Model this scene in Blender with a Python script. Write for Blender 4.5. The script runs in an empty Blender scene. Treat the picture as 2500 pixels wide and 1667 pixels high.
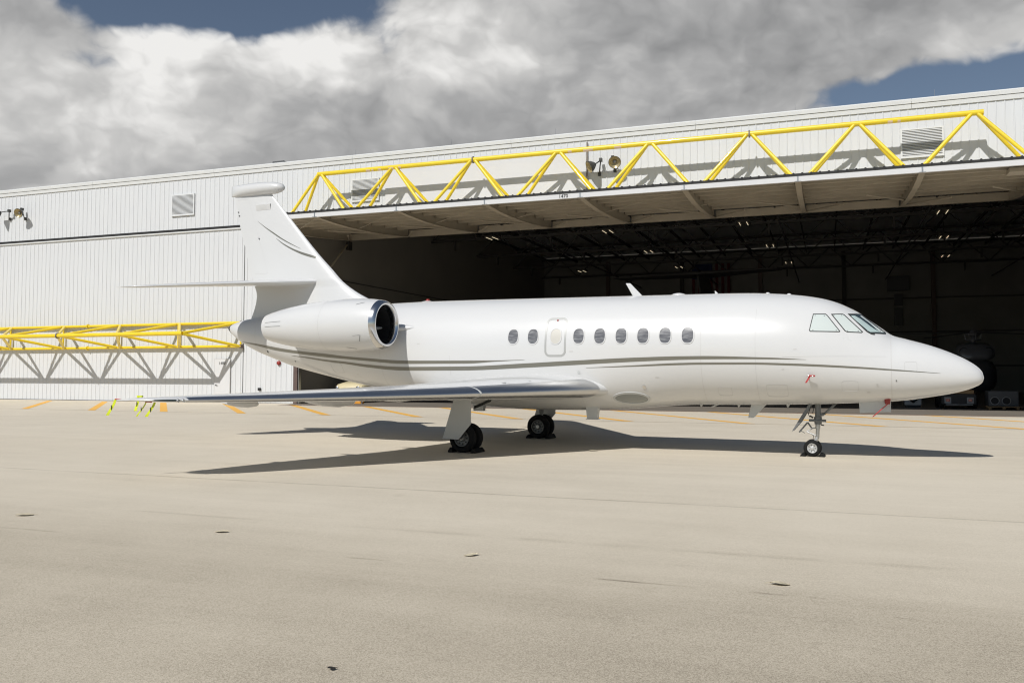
import bpy, bmesh, math, random
from mathutils import Vector, Matrix, Quaternion
random.seed(7)
R = math.radians
SC = bpy.context.scene
COL = SC.collection

# ------------------------------------------------------------------ camera
cam_d = bpy.data.cameras.new('camera')
cam = bpy.data.objects.new('camera', cam_d)
COL.objects.link(cam)
cam_d.sensor_width = 36.0
cam_d.lens = 36.0 * 2080 / 2500
cam_d.shift_y = -(833.5 - 803.0) / 2500
cam_d.clip_end = 3000
cam.location = (0, 0, 1.85)
cam.rotation_euler = (R(90) + math.atan(0.05), 0, 0)
SC.camera = cam

# ------------------------------------------------------------------ sun, sky, exposure
SUN_AZ, SUN_EL = R(34), R(46)              # azimuth the light travels to, elevation
LD = Vector((math.sin(SUN_AZ) * math.cos(SUN_EL), math.cos(SUN_AZ) * math.cos(SUN_EL), -math.sin(SUN_EL)))
sun_d = bpy.data.lights.new('sun', 'SUN')
sun_d.energy = 5.0
sun_d.angle = R(0.53)
sun_d.color = (1.0, 0.98, 0.95)
sun = bpy.data.objects.new('sun', sun_d)
COL.objects.link(sun)
sun.rotation_euler = LD.to_track_quat('-Z', 'Y').to_euler()
sun.location = (-30, -40, 60)

world = bpy.data.worlds.new('World')
SC.world = world
world.use_nodes = True
NT = world.node_tree
NT.nodes.clear()


class S:
    """a node socket that can be used in sums"""
    def __init__(self, nt, sock): self.nt, self.k = nt, sock
    def _m(self, op, *o):
        n = self.nt.nodes.new('ShaderNodeMath'); n.operation = op
        for i, v in enumerate((self,) + o):
            if isinstance(v, S): self.nt.links.new(v.k, n.inputs[i])
            else: n.inputs[i].default_value = v
        return S(self.nt, n.outputs[0])
    def __add__(s, o): return s._m('ADD', o)
    __radd__ = __add__
    def __sub__(s, o): return s._m('SUBTRACT', o)
    def __rsub__(s, o): return (s * -1) + o
    def __mul__(s, o): return s._m('MULTIPLY', o)
    __rmul__ = __mul__
    def __truediv__(s, o): return s._m('DIVIDE', o)
    def exp(s): return s._m('EXPONENT')
    def clamp(s): 
        r = s._m('ADD', 0.0); r.k.node.use_clamp = True; return r
    def abs(s): return s._m('ABSOLUTE')
    def smooth(s, a, b):
        n = s.nt.nodes.new('ShaderNodeMapRange'); n.interpolation_type = 'SMOOTHSTEP'
        s.nt.links.new(s.k, n.inputs[0]); n.inputs[1].default_value = a; n.inputs[2].default_value = b
        return S(s.nt, n.outputs[0])


def combine(nt, x, y, z):
    n = nt.nodes.new('ShaderNodeCombineXYZ')
    for i, v in enumerate((x, y, z)):
        if isinstance(v, S): nt.links.new(v.k, n.inputs[i])
        else: n.inputs[i].default_value = v
    return n.outputs[0]


def noise(nt, vec, scale, detail=6, rough=0.55, dist=0.0, lac=2.0):
    n = nt.nodes.new('ShaderNodeTexNoise')
    n.inputs['Scale'].default_value = scale; n.inputs['Detail'].default_value = detail
    n.inputs['Roughness'].default_value = rough; n.inputs['Distortion'].default_value = dist
    n.inputs['Lacunarity'].default_value = lac
    nt.links.new(vec, n.inputs['Vector'])
    return S(nt, n.outputs[0])


def ramp(nt, fac, stops):
    n = nt.nodes.new('ShaderNodeValToRGB')
    e = n.color_ramp.elements
    while len(e) < len(stops): e.new(0.5)
    for i, (p, c) in enumerate(stops):
        e[i].position = p; e[i].color = (*c, 1)
    nt.links.new(fac.k if isinstance(fac, S) else fac, n.inputs[0])
    return n.outputs[0]


def mixcol(nt, fac, a, b):
    n = nt.nodes.new('ShaderNodeMix'); n.data_type = 'RGBA'
    for sock, v in ((n.inputs[0], fac), (n.inputs[6], a), (n.inputs[7], b)):
        if isinstance(v, S): nt.links.new(v.k, sock)
        elif hasattr(v, 'is_linked'): nt.links.new(v, sock)
        elif isinstance(v, (int, float)): sock.default_value = v
        else: sock.default_value = (*v, 1)
    return n.outputs[2]


def px_dir(x, y):
    a = (x - 1250) / 2080; b = (803.0 - y) / 2080; th = math.atan(0.05)
    c, s = math.cos(th), math.sin(th)
    d = Vector((a, c - b * s, s + b * c)).normalized()
    return math.atan2(d.x, d.y), math.asin(d.z)


def build_sky():
    nt = NT
    tc = nt.nodes.new('ShaderNodeTexCoord')
    sep = nt.nodes.new('ShaderNodeSeparateXYZ')
    nt.links.new(tc.outputs['Generated'], sep.inputs[0])
    dx, dy, dz = (S(nt, sep.outputs[i]) for i in range(3))
    az = dx._m('ARCTAN2', dy)
    el = dz._m('ARCSINE')
    h = dz._m('MAXIMUM', 0.0) + 0.30
    qx, qy = dx / h, dy / h
    # isotropic cloud texture on the dome; warping gives the billows their curls
    d3 = (dx, dy, dz * 1.35)
    def vec(o=(0, 0, 0), wv=None): return combine(nt, *[(c + o[i] if wv is None else c + wv[i] + o[i]) for i, c in enumerate(d3)])
    warp = [(noise(nt, vec((3.1 * i, 1.7, .4)), 6.0, 4, 0.55) - 0.5) * 0.13 for i in range(3)]
    off = (-0.030, -0.010, 0.045)
    n0 = noise(nt, vec((0, 0, 0.21), warp), 4.6, 7, 0.5)
    n1 = noise(nt, vec((off[0], off[1], off[2] + 0.21), warp), 4.6, 3, 0.5)
    nb = noise(nt, vec((.5, 0, 2.2)), 2.0, 2, 0.5)
    def puff(o):      # rounded lobes with creases between them
        n = nt.nodes.new('ShaderNodeTexVoronoi'); n.feature = 'F1'
        n.inputs['Scale'].default_value = 10.0; n.inputs['Detail'].default_value = 2.5; n.inputs['Roughness'].default_value = 0.5
        n.inputs['Lacunarity'].default_value = 2.3
        nt.links.new(vec(o, warp), n.inputs['Vector'])
        return S(nt, n.outputs['Distance'])
    q0 = puff((0, 0, 0)); q1 = puff((off[0] * .5, off[1] * .5, off[2] * .5))
    nf = noise(nt, vec((0, .3, 0), warp), 20.0, 5, 0.58)

    def blob(x, y, wx, wy):
        a, e = px_dir(x, y)
        u = (az - a) / (wx / 2080); w = (el - e) / (wy / 2080)
        return ((u * u + w * w) * -1).exp()
    gaps = blob(330, -30, 270, 105) * 0.92 + blob(720, -30, 190, 85) * 0.9 + blob(150, 140, 150, 30) * 0.55 \
        + blob(2300, 225, 330, 60) * 0.72 + blob(2620, 160, 120, 70) * 0.5
    bank = blob(1250, 200, 2000, 560)
    cover = n0 + (nf - 0.5) * 0.10 + (0.42 - q0) * 0.20 + (nb - 0.5) * 0.3 - 0.13 + bank * 0.44 + blob(40, 50, 150, 80) * 0.2 + blob(560, 110, 160, 55) * 0.22 + blob(450, 400, 700, 150) * 0.25 + blob(1850, 60, 550, 150) * 0.22 + blob(2350, 40, 260, 70) * 0.22 - gaps * 0.40
    dens = cover.smooth(0.455, 0.615)
    lit = (n0 - n1) * 1.4 + 0.545 + (q1 - q0) * 0.34 + (0.4 - q0) * 0.17 + (nf - 0.5) * 0.16 + (nb - 0.5) * 0.25 \
        + blob(430, 120, 120, 75) * 0.40 + blob(640, 85, 200, 55) * 0.38 + blob(1010, 50, 180, 90) * 0.38 \
        + blob(1300, 110, 160, 90) * 0.24 + blob(320, 270, 360, 130) * 0.26 + blob(2380, 60, 170, 60) * 0.18 + blob(860, 190, 260, 110) * 0.16 \
        - blob(1900, 70, 430, 110) * 0.30 - blob(1050, 340, 420, 80) * 0.18 - blob(1600, 270, 350, 70) * 0.12 - blob(620, 230, 150, 70) * 0.14 - blob(50, 60, 150, 90) * 0.08
    col = ramp(nt, lit.clamp(), [(0.0, (0.29, 0.292, 0.296)), (0.38, (0.44, 0.44, 0.44)), (0.68, (0.62, 0.615, 0.605)), (0.98, (0.92, 0.91, 0.89))])
    sky = nt.nodes.new('ShaderNodeTexSky')
    sky.sky_type = 'NISHITA'; sky.sun_disc = False
    sky.sun_elevation = SUN_EL; sky.sun_rotation = SUN_AZ + math.pi
    sky.altitude = 0; sky.air_density = 1.0; sky.dust_density = 0.0; sky.ozone_density = 2.0
    b1 = nt.nodes.new('ShaderNodeBackground'); b1.inputs[1].default_value = 0.07
    hs = nt.nodes.new('ShaderNodeHueSaturation'); hs.inputs['Saturation'].default_value = 0.85
    nt.links.new(sky.outputs[0], hs.inputs['Color']); nt.links.new(hs.outputs[0], b1.inputs[0])
    b2 = nt.nodes.new('ShaderNodeBackground'); b2.inputs[1].default_value = 1.15
    nt.links.new(col, b2.inputs[0])
    mx = nt.nodes.new('ShaderNodeMixShader')
    nt.links.new(dens.k, mx.inputs[0]); nt.links.new(b1.outputs[0], mx.inputs[1]); nt.links.new(b2.outputs[0], mx.inputs[2])
    out = nt.nodes.new('ShaderNodeOutputWorld')
    nt.links.new(mx.outputs[0], out.inputs[0])


build_sky()
world.cycles.sampling_method = 'MANUAL'
world.cycles.sample_map_resolution = 512
SC.view_settings.view_transform = 'Standard'
SC.view_settings.look = 'None'
SC.view_settings.exposure = -0.3
SC.view_settings.gamma = 1.0
SC.render.engine = 'CYCLES'
SC.cycles.use_denoising = True
SC.cycles.filter_width = 1.15
SC.cycles.max_bounces = 6
SC.cycles.diffuse_bounces = 3
SC.cycles.sample_clamp_indirect = 6.0


# ------------------------------------------------------------------ materials
def mat(name, col, rough=0.5, metal=0.0, coat=0.0, var=0.0, scale=3.0, bump=0.0, bscale=40.0, stretch=(1, 1, 1), emit=None, spec=0.5):
    m = bpy.data.materials.new(name); m.use_nodes = True
    nt = m.node_tree; b = nt.nodes['Principled BSDF']
    b.inputs['Base Color'].default_value = (*col, 1)
    b.inputs['Roughness'].default_value = rough; b.inputs['Metallic'].default_value = metal
    b.inputs['Coat Weight'].default_value = coat; b.inputs['Coat Roughness'].default_value = 0.08
    b.inputs['Specular IOR Level'].default_value = spec
    if emit:
        b.inputs['Emission Color'].default_value = (*emit[0], 1); b.inputs['Emission Strength'].default_value = emit[1]
    if var or bump:
        tc = nt.nodes.new('ShaderNodeTexCoord'); mp = nt.nodes.new('ShaderNodeMapping')
        mp.inputs['Scale'].default_value = stretch
        nt.links.new(tc.outputs['Object'], mp.inputs[0])
    if var:
        n = noise(nt, mp.outputs[0], scale, 6, 0.6)
        c = ramp(nt, n, [(0.25, tuple(x * (1 - var) for x in col)), (0.75, tuple(min(1, x * (1 + var)) for x in col))])
        nt.links.new(c, b.inputs['Base Color'])
        r = (n - 0.5) * (0.5 * rough) + rough
        nt.links.new(r.k, b.inputs['Roughness'])
    if bump:
        n = noise(nt, mp.outputs[0], bscale, 4, 0.6)
        bp = nt.nodes.new('ShaderNodeBump'); bp.inputs['Strength'].default_value = bump; bp.inputs['Distance'].default_value = 0.01
        nt.links.new(n.k, bp.inputs['Height']); nt.links.new(bp.outputs[0], b.inputs['Normal'])
    return m


M = {}
M['jet_white'] = mat('jet_white', (0.63, 0.628, 0.617), 0.30, 0, 0.6, var=0.015, scale=0.8, stretch=(.4, 1, 1))
M['jet_grey'] = mat('jet_grey', (0.52, 0.53, 0.52), 0.4, 0, 0.2)
M['stripe'] = mat('stripe', (0.19, 0.183, 0.15), 0.32, 0.25, 0.4)
M['seam'] = mat('seam', (0.55, 0.54, 0.52), 0.5)
M['hub_shaded'] = mat('hub_shaded', (0.17, 0.17, 0.165), 0.45, 0.4, var=0.15, scale=14)  # main wheel hubs: shade painted in as a darker metal colour
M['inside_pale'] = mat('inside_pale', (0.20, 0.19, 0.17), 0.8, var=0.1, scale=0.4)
M['polished'] = mat('polished', (0.60, 0.60, 0.60), 0.32, 1.0, var=0.03, scale=2.0, stretch=(1, .3, 6))
M['chrome'] = mat('chrome', (0.66, 0.655, 0.65), 0.19, 1.0)
M['steel'] = mat('steel', (0.45, 0.45, 0.44), 0.35, 1.0, var=0.1, scale=12)
M['gear_grey'] = mat('gear_grey', (0.16, 0.165, 0.165), 0.45, 0.2, var=0.1, scale=9)
M['dark'] = mat('dark', (0.015, 0.015, 0.016), 0.6)
M['fan'] = mat('fan', (0.05, 0.05, 0.055), 0.4, 0.7)
M['rubber'] = mat('rubber', (0.011, 0.011, 0.011), 0.85, var=0.2, scale=20, spec=0.25)
M['hub'] = mat('hub', (0.55, 0.55, 0.54), 0.4, 0.5, var=0.12, scale=14)
M['cockpit_shade'] = mat('cockpit_shade', (0.58, 0.63, 0.60), 0.25, 0, 0.8)
M['cockpit_shade2'] = mat('cockpit_shade2', (0.44, 0.54, 0.52), 0.22, 0, 1.0)
M['cockpit_glass'] = mat('cockpit_glass', (0.03, 0.045, 0.045), 0.08, 0, 1.0)
M['gasket'] = mat('gasket', (0.035, 0.037, 0.035), 0.5)
M['red'] = mat('red', (0.27, 0.025, 0.02), 0.5)
M['red_ribbon'] = mat('red_ribbon', (0.42, 0.05, 0.05), 0.7)
M['lens'] = mat('lens', (0.20, 0.215, 0.205), 0.12, 0, 1.0)
M['hivis'] = mat('hivis', (0.60, 0.68, 0.02), 0.7)
M['print'] = mat('print', (0.02, 0.02, 0.02), 0.6)
M['cream_shade'] = mat('cream_shade', (0.57, 0.545, 0.485), 0.35, 0, 0.8)
M['seam_faint'] = mat('seam_faint', (0.53, 0.525, 0.51), 0.5)
M['exit_paint'] = mat('exit_paint', (0.43, 0.43, 0.41), 0.4, 0.2, 0.3)
M['wall'] = mat('wall', (0.62, 0.63, 0.635), 0.5, 0, 0, var=0.035, scale=0.9, stretch=(1.2, 1.2, .18), spec=0.35)
M['wall_flat'] = mat('wall_flat', (0.63, 0.63, 0.63), 0.55, var=0.02, scale=0.6, spec=0.3)
M['trim'] = mat('trim', (0.64, 0.645, 0.63), 0.5, var=0.03, scale=1.0)
M['yellow'] = mat('yellow', (0.80, 0.585, 0.02), 0.35, 0, 0.25, var=0.06, scale=2.2)
M['yellow_faded'] = mat('yellow_faded', (0.80, 0.60, 0.42), 0.6)
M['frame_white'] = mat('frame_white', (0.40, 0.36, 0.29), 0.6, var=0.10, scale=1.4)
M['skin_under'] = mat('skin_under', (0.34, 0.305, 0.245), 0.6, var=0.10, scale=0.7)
M['black'] = mat('black', (0.012, 0.012, 0.012), 0.7)
M['seal'] = mat('seal', (0.02, 0.02, 0.02), 0.7, var=0.3, scale=6)
M['brown'] = mat('brown', (0.11, 0.075, 0.065), 0.6, var=0.15, scale=3)
M['louvre_white'] = mat('louvre_white', (0.66, 0.67, 0.67), 0.5)
M['rust'] = mat('rust', (0.22, 0.19, 0.16), 0.7, var=0.35, scale=7)
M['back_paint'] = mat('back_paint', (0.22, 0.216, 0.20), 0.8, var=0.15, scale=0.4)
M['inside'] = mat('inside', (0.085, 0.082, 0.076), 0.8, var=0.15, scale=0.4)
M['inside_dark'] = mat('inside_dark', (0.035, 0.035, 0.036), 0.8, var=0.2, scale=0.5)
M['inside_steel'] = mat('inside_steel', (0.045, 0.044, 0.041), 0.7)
M['tube_light'] = mat('tube_light', (0.9, 0.8, 0.6), 0.5, emit=((1.0, 0.82, 0.55), 1.3))
M['lamp_shade'] = mat('lamp_shade', (0.075, 0.075, 0.07), 0.45, 0.3)
M['lamp_inside'] = mat('lamp_inside', (0.36, 0.29, 0.15), 0.35, 0.35, 0.6, var=0.2, scale=5)
M['cream'] = mat('cream', (0.62, 0.54, 0.34), 0.35, 0, 0.5, var=0.05, scale=4)
M['orange'] = mat('orange', (0.62, 0.27, 0.03), 0.6, var=0.1, scale=6)
M['grey_box'] = mat('grey_box', (0.085, 0.088, 0.09), 0.6, var=0.1, scale=3)
M['tail_light'] = mat('tail_light', (0.30, 0.02, 0.02), 0.3, 0, 1.0)
M['white_part'] = mat('white_part', (0.26, 0.26, 0.255), 0.5)
M['wood'] = mat('wood', (0.30, 0.19, 0.09), 0.7, var=0.2, scale=6, stretch=(.3, 3, 3))
M['heli_body'] = mat('heli_body', (0.05, 0.05, 0.052), 0.4, 0, 0.5)
M['heli'] = mat('heli', (0.09, 0.09, 0.095), 0.4, 0, 0.5)
M['flag_red'] = mat('flag_red', (0.11, 0.015, 0.02), 0.8)
M['flag_white'] = mat('flag_white', (0.16, 0.155, 0.15), 0.8)
M['flag_blue'] = mat('flag_blue', (0.02, 0.03, 0.10), 0.8)
M['leaf_dry'] = mat('leaf_dry', (0.50, 0.44, 0.31), 0.8, var=0.35, scale=30)
M['leaf_dark'] = mat('leaf_dark', (0.02, 0.018, 0.015), 0.8)


def window_mat():
    m = bpy.data.materials.new('cabin_glass'); m.use_nodes = True
    nt = m.node_tree; b = nt.nodes['Principled BSDF']
    tc = nt.nodes.new('ShaderNodeTexCoord'); mp = nt.nodes.new('ShaderNodeMapping')
    mp.inputs['Scale'].default_value = (2.4, 1, 15)
    nt.links.new(tc.outputs['Object'], mp.inputs[0])
    n = noise(nt, mp.outputs[0], 1.6, 5, 0.6)
    c = ramp(nt, n, [(0.3, (0.055, 0.055, 0.065)), (0.5, (0.14, 0.14, 0.145)), (0.7, (0.30, 0.30, 0.30))])  # streaks put reflections and pleated blinds into the pane colour
    nt.links.new(c, b.inputs['Base Color'])
    b.inputs['Roughness'].default_value = 0.25; b.inputs['Coat Weight'].default_value = 0.9; b.inputs['Coat Roughness'].default_value = 0.03
    return m


M['cabin_glass'] = window_mat()


def apron_mat():
    m = bpy.data.materials.new('apron'); m.use_nodes = True
    nt = m.node_tree; b = nt.nodes['Principled BSDF']
    tc = nt.nodes.new('ShaderNodeTexCoord')
    sep = nt.nodes.new('ShaderNodeSeparateXYZ'); nt.links.new(tc.outputs['Object'], sep.inputs[0])
    x, y = S(nt, sep.outputs[0]), S(nt, sep.outputs[1])
    p = y * -1
    ob = tc.outputs['Object']
    big = noise(nt, ob, 0.09, 4, 0.5)
    mid = noise(nt, ob, 0.7, 5, 0.6)
    sv = combine(nt, x * 0.12, y * 1.6, 0.0)
    streak = noise(nt, sv, 1.0, 6, 0.62)
    fine = noise(nt, ob, 75.0, 3, 0.7)
    grit = noise(nt, ob, 190.0, 2, 0.7)
    vor = nt.nodes.new('ShaderNodeTexVoronoi'); vor.inputs['Scale'].default_value = 130.0
    nt.links.new(ob, vor.inputs['Vector'])
    cells = nt.nodes.new('ShaderNodeSeparateColor'); nt.links.new(vor.outputs['Color'], cells.inputs[0])
    cell = S(nt, cells.outputs[0])
    near_dim = (p + (mid - 0.5) * 0.5).smooth(31.5, 36.5)  # view-angle dimming of the foreground, painted into the ground colour
    t = 0.5 + (big - 0.5) * 0.24 + (mid - 0.5) * 0.18 + (streak - 0.5) * 0.20 + (fine - 0.5) * 0.34 + (grit - 0.5) * 0.62 + (cell - 0.5) * 0.22 - near_dim * 0.21
    # paving joints parallel to the hangar
    wob = (noise(nt, sv, 2.2, 4, 0.6) - 0.5) * 0.22
    for p0, wd, dk, lo, hi in ((29.85, .035, .22, .25, .5), (34.45, .03, .26, .46, .60), (32.95, .05, .10, .4, .6), (24.3, .04, .06, .4, .6), (26.4, .03, .05, .45, .6), (19.6, .04, .08, .35, .55), (14.8, .05, .08, .4, .6)):
        ln = (((p - p0 + wob) / wd) * ((p - p0 + wob) / wd) * -1).exp()
        br = noise(nt, combine(nt, x * 0.55, p0, 0.0), 1.0, 3, 0.6).smooth(lo, hi)
        t = t - ln * br * dk
    # short dark scuffs
    sc = noise(nt, combine(nt, x * 0.5, y * 3.2, 3.0), 0.9, 6, 0.66).smooth(0.66, 0.74)
    t = t - sc * 0.10
    # drips of oil below the jet
    oil = noise(nt, ob, 0.55, 3, 0.5).smooth(0.70, 0.76)
    t = t - oil * 0.10
    c = ramp(nt, t.clamp(), [(0.0, (0.13, 0.11, 0.08)), (0.28, (0.445, 0.388, 0.298)), (0.52, (0.625, 0.558, 0.447)), (0.75, (0.71, 0.645, 0.53)), (1.0, (0.83, 0.78, 0.68))])
    nt.links.new(c, b.inputs['Base Color'])
    b.inputs['Roughness'].default_value = 0.9
    b.inputs['Specular IOR Level'].default_value = 0.25
    bp = nt.nodes.new('ShaderNodeBump'); bp.inputs['Strength'].default_value = 0.35; bp.inputs['Distance'].default_value = 0.004
    hgt = fine * 0.6 + cell * 0.7 + grit * 0.3
    nt.links.new(hgt.k, bp.inputs['Height']); nt.links.new(bp.outputs[0], b.inputs['Normal'])
    return m


def paint_mat(name, col, wear):
    m = bpy.data.materials.new(name); m.use_nodes = True
    nt = m.node_tree; b = nt.nodes['Principled BSDF']
    tc = nt.nodes.new('ShaderNodeTexCoord')
    n = noise(nt, tc.outputs['Object'], 2.5, 8, 0.7)
    c = ramp(nt, n, [(wear - 0.06, (0.44, 0.40, 0.33)), (wear + 0.12, col)])
    nt.links.new(c, b.inputs['Base Color']); b.inputs['Roughness'].default_value = 0.8
    return m


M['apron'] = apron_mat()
M['hatch_paint'] = paint_mat('hatch_paint', (0.80, 0.43, 0.07), 0.30)
M['line_paint'] = paint_mat('line_paint', (0.58, 0.42, 0.22), 0.5)
M['red_line'] = paint_mat('red_line', (0.36, 0.13, 0.07), 0.42)
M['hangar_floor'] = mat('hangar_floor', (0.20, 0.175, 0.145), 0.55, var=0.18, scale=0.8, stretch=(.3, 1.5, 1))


# ------------------------------------------------------------------ mesh helpers
class MB:
    def __init__(s): s.v, s.f = [], []
    def add(s, vs, fs):
        o = len(s.v); s.v += [tuple(map(float, q)) for q in vs]; s.f += [tuple(i + o for i in q) for q in fs]; return s
    def box(s, x0, x1, y0, y1, z0, z1):
        return s.add([(x, y, z) for z in (z0, z1) for y in (y0, y1) for x in (x0, x1)],
                     [(0, 2, 3, 1), (4, 5, 7, 6), (0, 1, 5, 4), (2, 6, 7, 3), (0, 4, 6, 2), (1, 3, 7, 5)])
    def loft(s, rings, close=True, caps=True):
        n = len(rings[0]); vs = [q for r in rings for q in r]; fs = []
        for i in range(len(rings) - 1):
            for j in range(n if close else n - 1):
                k = (j + 1) % n
                fs.append((i * n + j, i * n + k, (i + 1) * n + k, (i + 1) * n + j))
        if caps and close:
            fs.append(tuple(range(n))[::-1]); fs.append(tuple((len(rings) - 1) * n + j for j in range(n)))
        return s.add(vs, fs)
    def tube(s, a, b, r, r2=None, seg=12, caps=True):
        a, b = Vector(a), Vector(b); r2 = r if r2 is None else r2
        d = (b - a).normalized(); e = d.orthogonal().normalized(); g = d.cross(e)
        ring = lambda c, q: [c + e * (q * math.cos(2 * math.pi * i / seg)) + g * (q * math.sin(2 * math.pi * i / seg)) for i in range(seg)]
        return s.loft([ring(a, r), ring(b, r2)], True, caps)
    def path(s, pts, r, seg=8):
        for a, b in zip(pts, pts[1:]): s.tube(a, b, r, r, seg)
        return s
    def lathe(s, a, d, prof, seg=40, caps=False):
        """prof: (distance along d, radius)"""
        a, d = Vector(a), Vector(d).normalized()
        e = d.orthogonal().normalized() if abs(d.z) > .9 else Vector((0, 0, 1)).cross(d).normalized(); g = d.cross(e)
        return s.loft([[a + d * q + e * (r * math.cos(2 * math.pi * i / seg)) + g * (r * math.sin(2 * math.pi * i / seg)) for i in range(seg)] for q, r in prof], True, caps)
    def prism(s, poly, off):
        """poly: 3D points, off: 3D extrusion"""
        n = len(poly); off = Vector(off)
        vs = [Vector(q) for q in poly] + [Vector(q) + off for q in poly]
        return s.add(vs, [tuple(range(n))[::-1], tuple(range(n, 2 * n))] + [(i, (i + 1) % n, n + (i + 1) % n, n + i) for i in range(n)])
    def mesh(s, name, m, smooth=False, angle=None, bevel=0):
        me = bpy.data.meshes.new(name); me.from_pydata(s.v, [], s.f); me.update()
        bm = bmesh.new(); bm.from_mesh(me)
        bmesh.ops.remove_doubles(bm, verts=bm.verts, dist=1e-5)
        bmesh.ops.recalc_face_normals(bm, faces=bm.faces)
        if bevel:
            bmesh.ops.bevel(bm, geom=[e for e in bm.edges if e.is_manifold and e.calc_face_angle(0) > .5], offset=bevel, segments=2, affect='EDGES', profile=.5)
        if smooth:
            for f in bm.faces: f.smooth = True
            if angle:
                for e in bm.edges:
                    if e.is_manifold and e.calc_face_angle(0) > angle: e.smooth = False
        bm.to_mesh(me); bm.free()
        if m: me.materials.append(M[m])
        return me
    def build(s, name, m, parent=None, smooth=False, angle=None, bevel=0):
        return link(name, s.mesh(name, m, smooth, angle, bevel), parent)


def link(name, me, parent=None, loc=None, rz=None):
    o = bpy.data.objects.new(name, me); COL.objects.link(o)
    if parent: o.parent = parent
    if loc is not None: o.location = loc
    if rz is not None: o.rotation_euler[2] = rz
    return o


def tag(o, label=None, cat=None, group=None, kind=None):
    if label: o['label'] = label
    if cat: o['category'] = cat
    if group: o['group'] = group
    if kind: o['kind'] = kind
    return o


def thing(name, label, cat, loc=(0, 0, 0), rz=0.0, group=None):
    o = bpy.data.objects.new(name, None); COL.objects.link(o)
    o.location = loc; o.rotation_euler = (0, 0, rz); o.empty_display_size = .3
    return tag(o, label, cat, group)


def part(name, parent):
    o = bpy.data.objects.new(name, None); COL.objects.link(o); o.parent = parent; o.empty_display_size = .2
    return o


def text_mesh(body, size, depth=0.004):
    cu = bpy.data.curves.new('lettering', 'FONT'); cu.body = body; cu.size = size; cu.extrude = depth
    cu.align_x = 'CENTER'; cu.align_y = 'CENTER'
    o = bpy.data.objects.new('lettering', cu); COL.objects.link(o)
    dg = bpy.context.evaluated_depsgraph_get()
    me = bpy.data.meshes.new_from_object(o.evaluated_get(dg))
    bpy.data.objects.remove(o); bpy.data.curves.remove(cu)
    return me


# frames: hangar local (w, -p, z); jet local (s, -t, z)
HO = Vector((-34.480, 57.539, 0)); HA = -R(20.35)
JO = Vector((-0.122, 21.840, 0)); JA = -R(24.2)
HM = Matrix.Translation(HO) @ Matrix.Rotation(HA, 4, 'Z')
JM = Matrix.Translation(JO) @ Matrix.Rotation(JA, 4, 'Z')
def hw(w, p, z=0): return HM @ Vector((w, -p, z))
def jw(s, t, z=0): return JM @ Vector((s, -t, z))

# ------------------------------------------------------------------ ground
def ground():
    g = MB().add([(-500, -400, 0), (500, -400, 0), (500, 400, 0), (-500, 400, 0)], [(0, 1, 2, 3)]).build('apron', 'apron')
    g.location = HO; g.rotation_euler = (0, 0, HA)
    tag(g, kind='structure')
    for k in range(-4, 12):
        w0 = 14.55 + 4.36 * k
        sl = .96 - .18 * (w0 - 14) / 44
        p0 = 1.25 if w0 < 32 else 2.0
        MB().add([(w0 - (10.5 - p0) * sl, -p0, .004), (w0 - (10.5 - p0) * sl + .46, -p0, .004), (w0 + .46, -10.5, .004), (w0, -10.5, .004)], [(0, 1, 2, 3)]).build('painted_stripe', 'hatch_paint', g)
    MB().add([(-20, -10.63, .004), (75, -10.63, .004), (75, -10.55, .004), (-20, -10.55, .004)], [(0, 1, 2, 3)]).build('painted_line', 'line_paint', g)
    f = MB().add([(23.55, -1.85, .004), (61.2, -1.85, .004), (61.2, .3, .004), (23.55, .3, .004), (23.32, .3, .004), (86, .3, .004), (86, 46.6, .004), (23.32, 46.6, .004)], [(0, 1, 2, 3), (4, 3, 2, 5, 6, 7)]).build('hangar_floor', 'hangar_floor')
    f.location = HO; f.rotation_euler = (0, 0, HA); tag(f, kind='structure')
    MB().add([(23.6, -1.97, .008), (61.2, -1.97, .008), (61.2, -1.83, .008), (23.6, -1.83, .008)], [(0, 1, 2, 3)]).build('painted_line', 'red_line', f)


ground()


# ------------------------------------------------------------------ hangar
H = thing('hangar', 'long white ribbed metal hangar with open dark bay', 'hangar', HO, HA)


def clad_mesh(nrib, pitch, z0, z1, material='wall'):
    """ribbed steel sheet: pans at p=0, ribs .034 proud"""
    pts = [(0, 0)]
    for i in range(nrib):
        c = pitch * (i + .5)
        pts += [(c - .034, 0), (c - .020, .020), (c + .020, .020), (c + .034, 0)]
    pts += [(pitch * nrib, 0)]
    m = MB()
    n = len(pts)
    vs = [(x, -p, z) for z in (z0, z1) for x, p in pts]
    return m.add(vs, [(i, i + 1, n + i + 1, n + i) for i in range(n - 1)]).mesh('cladding_panel', material)


def sheets(parent, w0, count, nrib, pitch, z0, z1, p=0.0):
    me = clad_mesh(nrib, pitch, z0, z1)
    for i in range(count):
        link('cladding_panel', me, parent, (w0 + i * nrib * pitch, -p, 0))


# front wall above and beside the doors
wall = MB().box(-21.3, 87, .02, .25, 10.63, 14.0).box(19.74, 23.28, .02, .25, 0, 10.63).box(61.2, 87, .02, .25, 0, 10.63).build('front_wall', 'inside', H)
sheets(wall, -21.25, 92, 3, .35, 10.62, 13.76)
sheets(wall, 19.75, 2, 5, .353, .02, 10.62)
sheets(wall, 61.25, 13, 3, .35, .02, 10.62)
MB().box(19.74, 75.3, -.05, .0, 10.56, 10.62).build('drip_trim', 'trim', wall, bevel=.006)
MB().box(23.28, 23.55, -.05, .28, 0, 10.5).build('door_jamb', 'brown', H, bevel=.01)
MB().box(23.55, 23.62, .02, .22, 0, 10.3).build('door_guide', 'steel', H)
MB().box(60.95, 61.2, -.05, .28, 0, 10.5).build('door_jamb', 'brown', H, bevel=.01)
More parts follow.
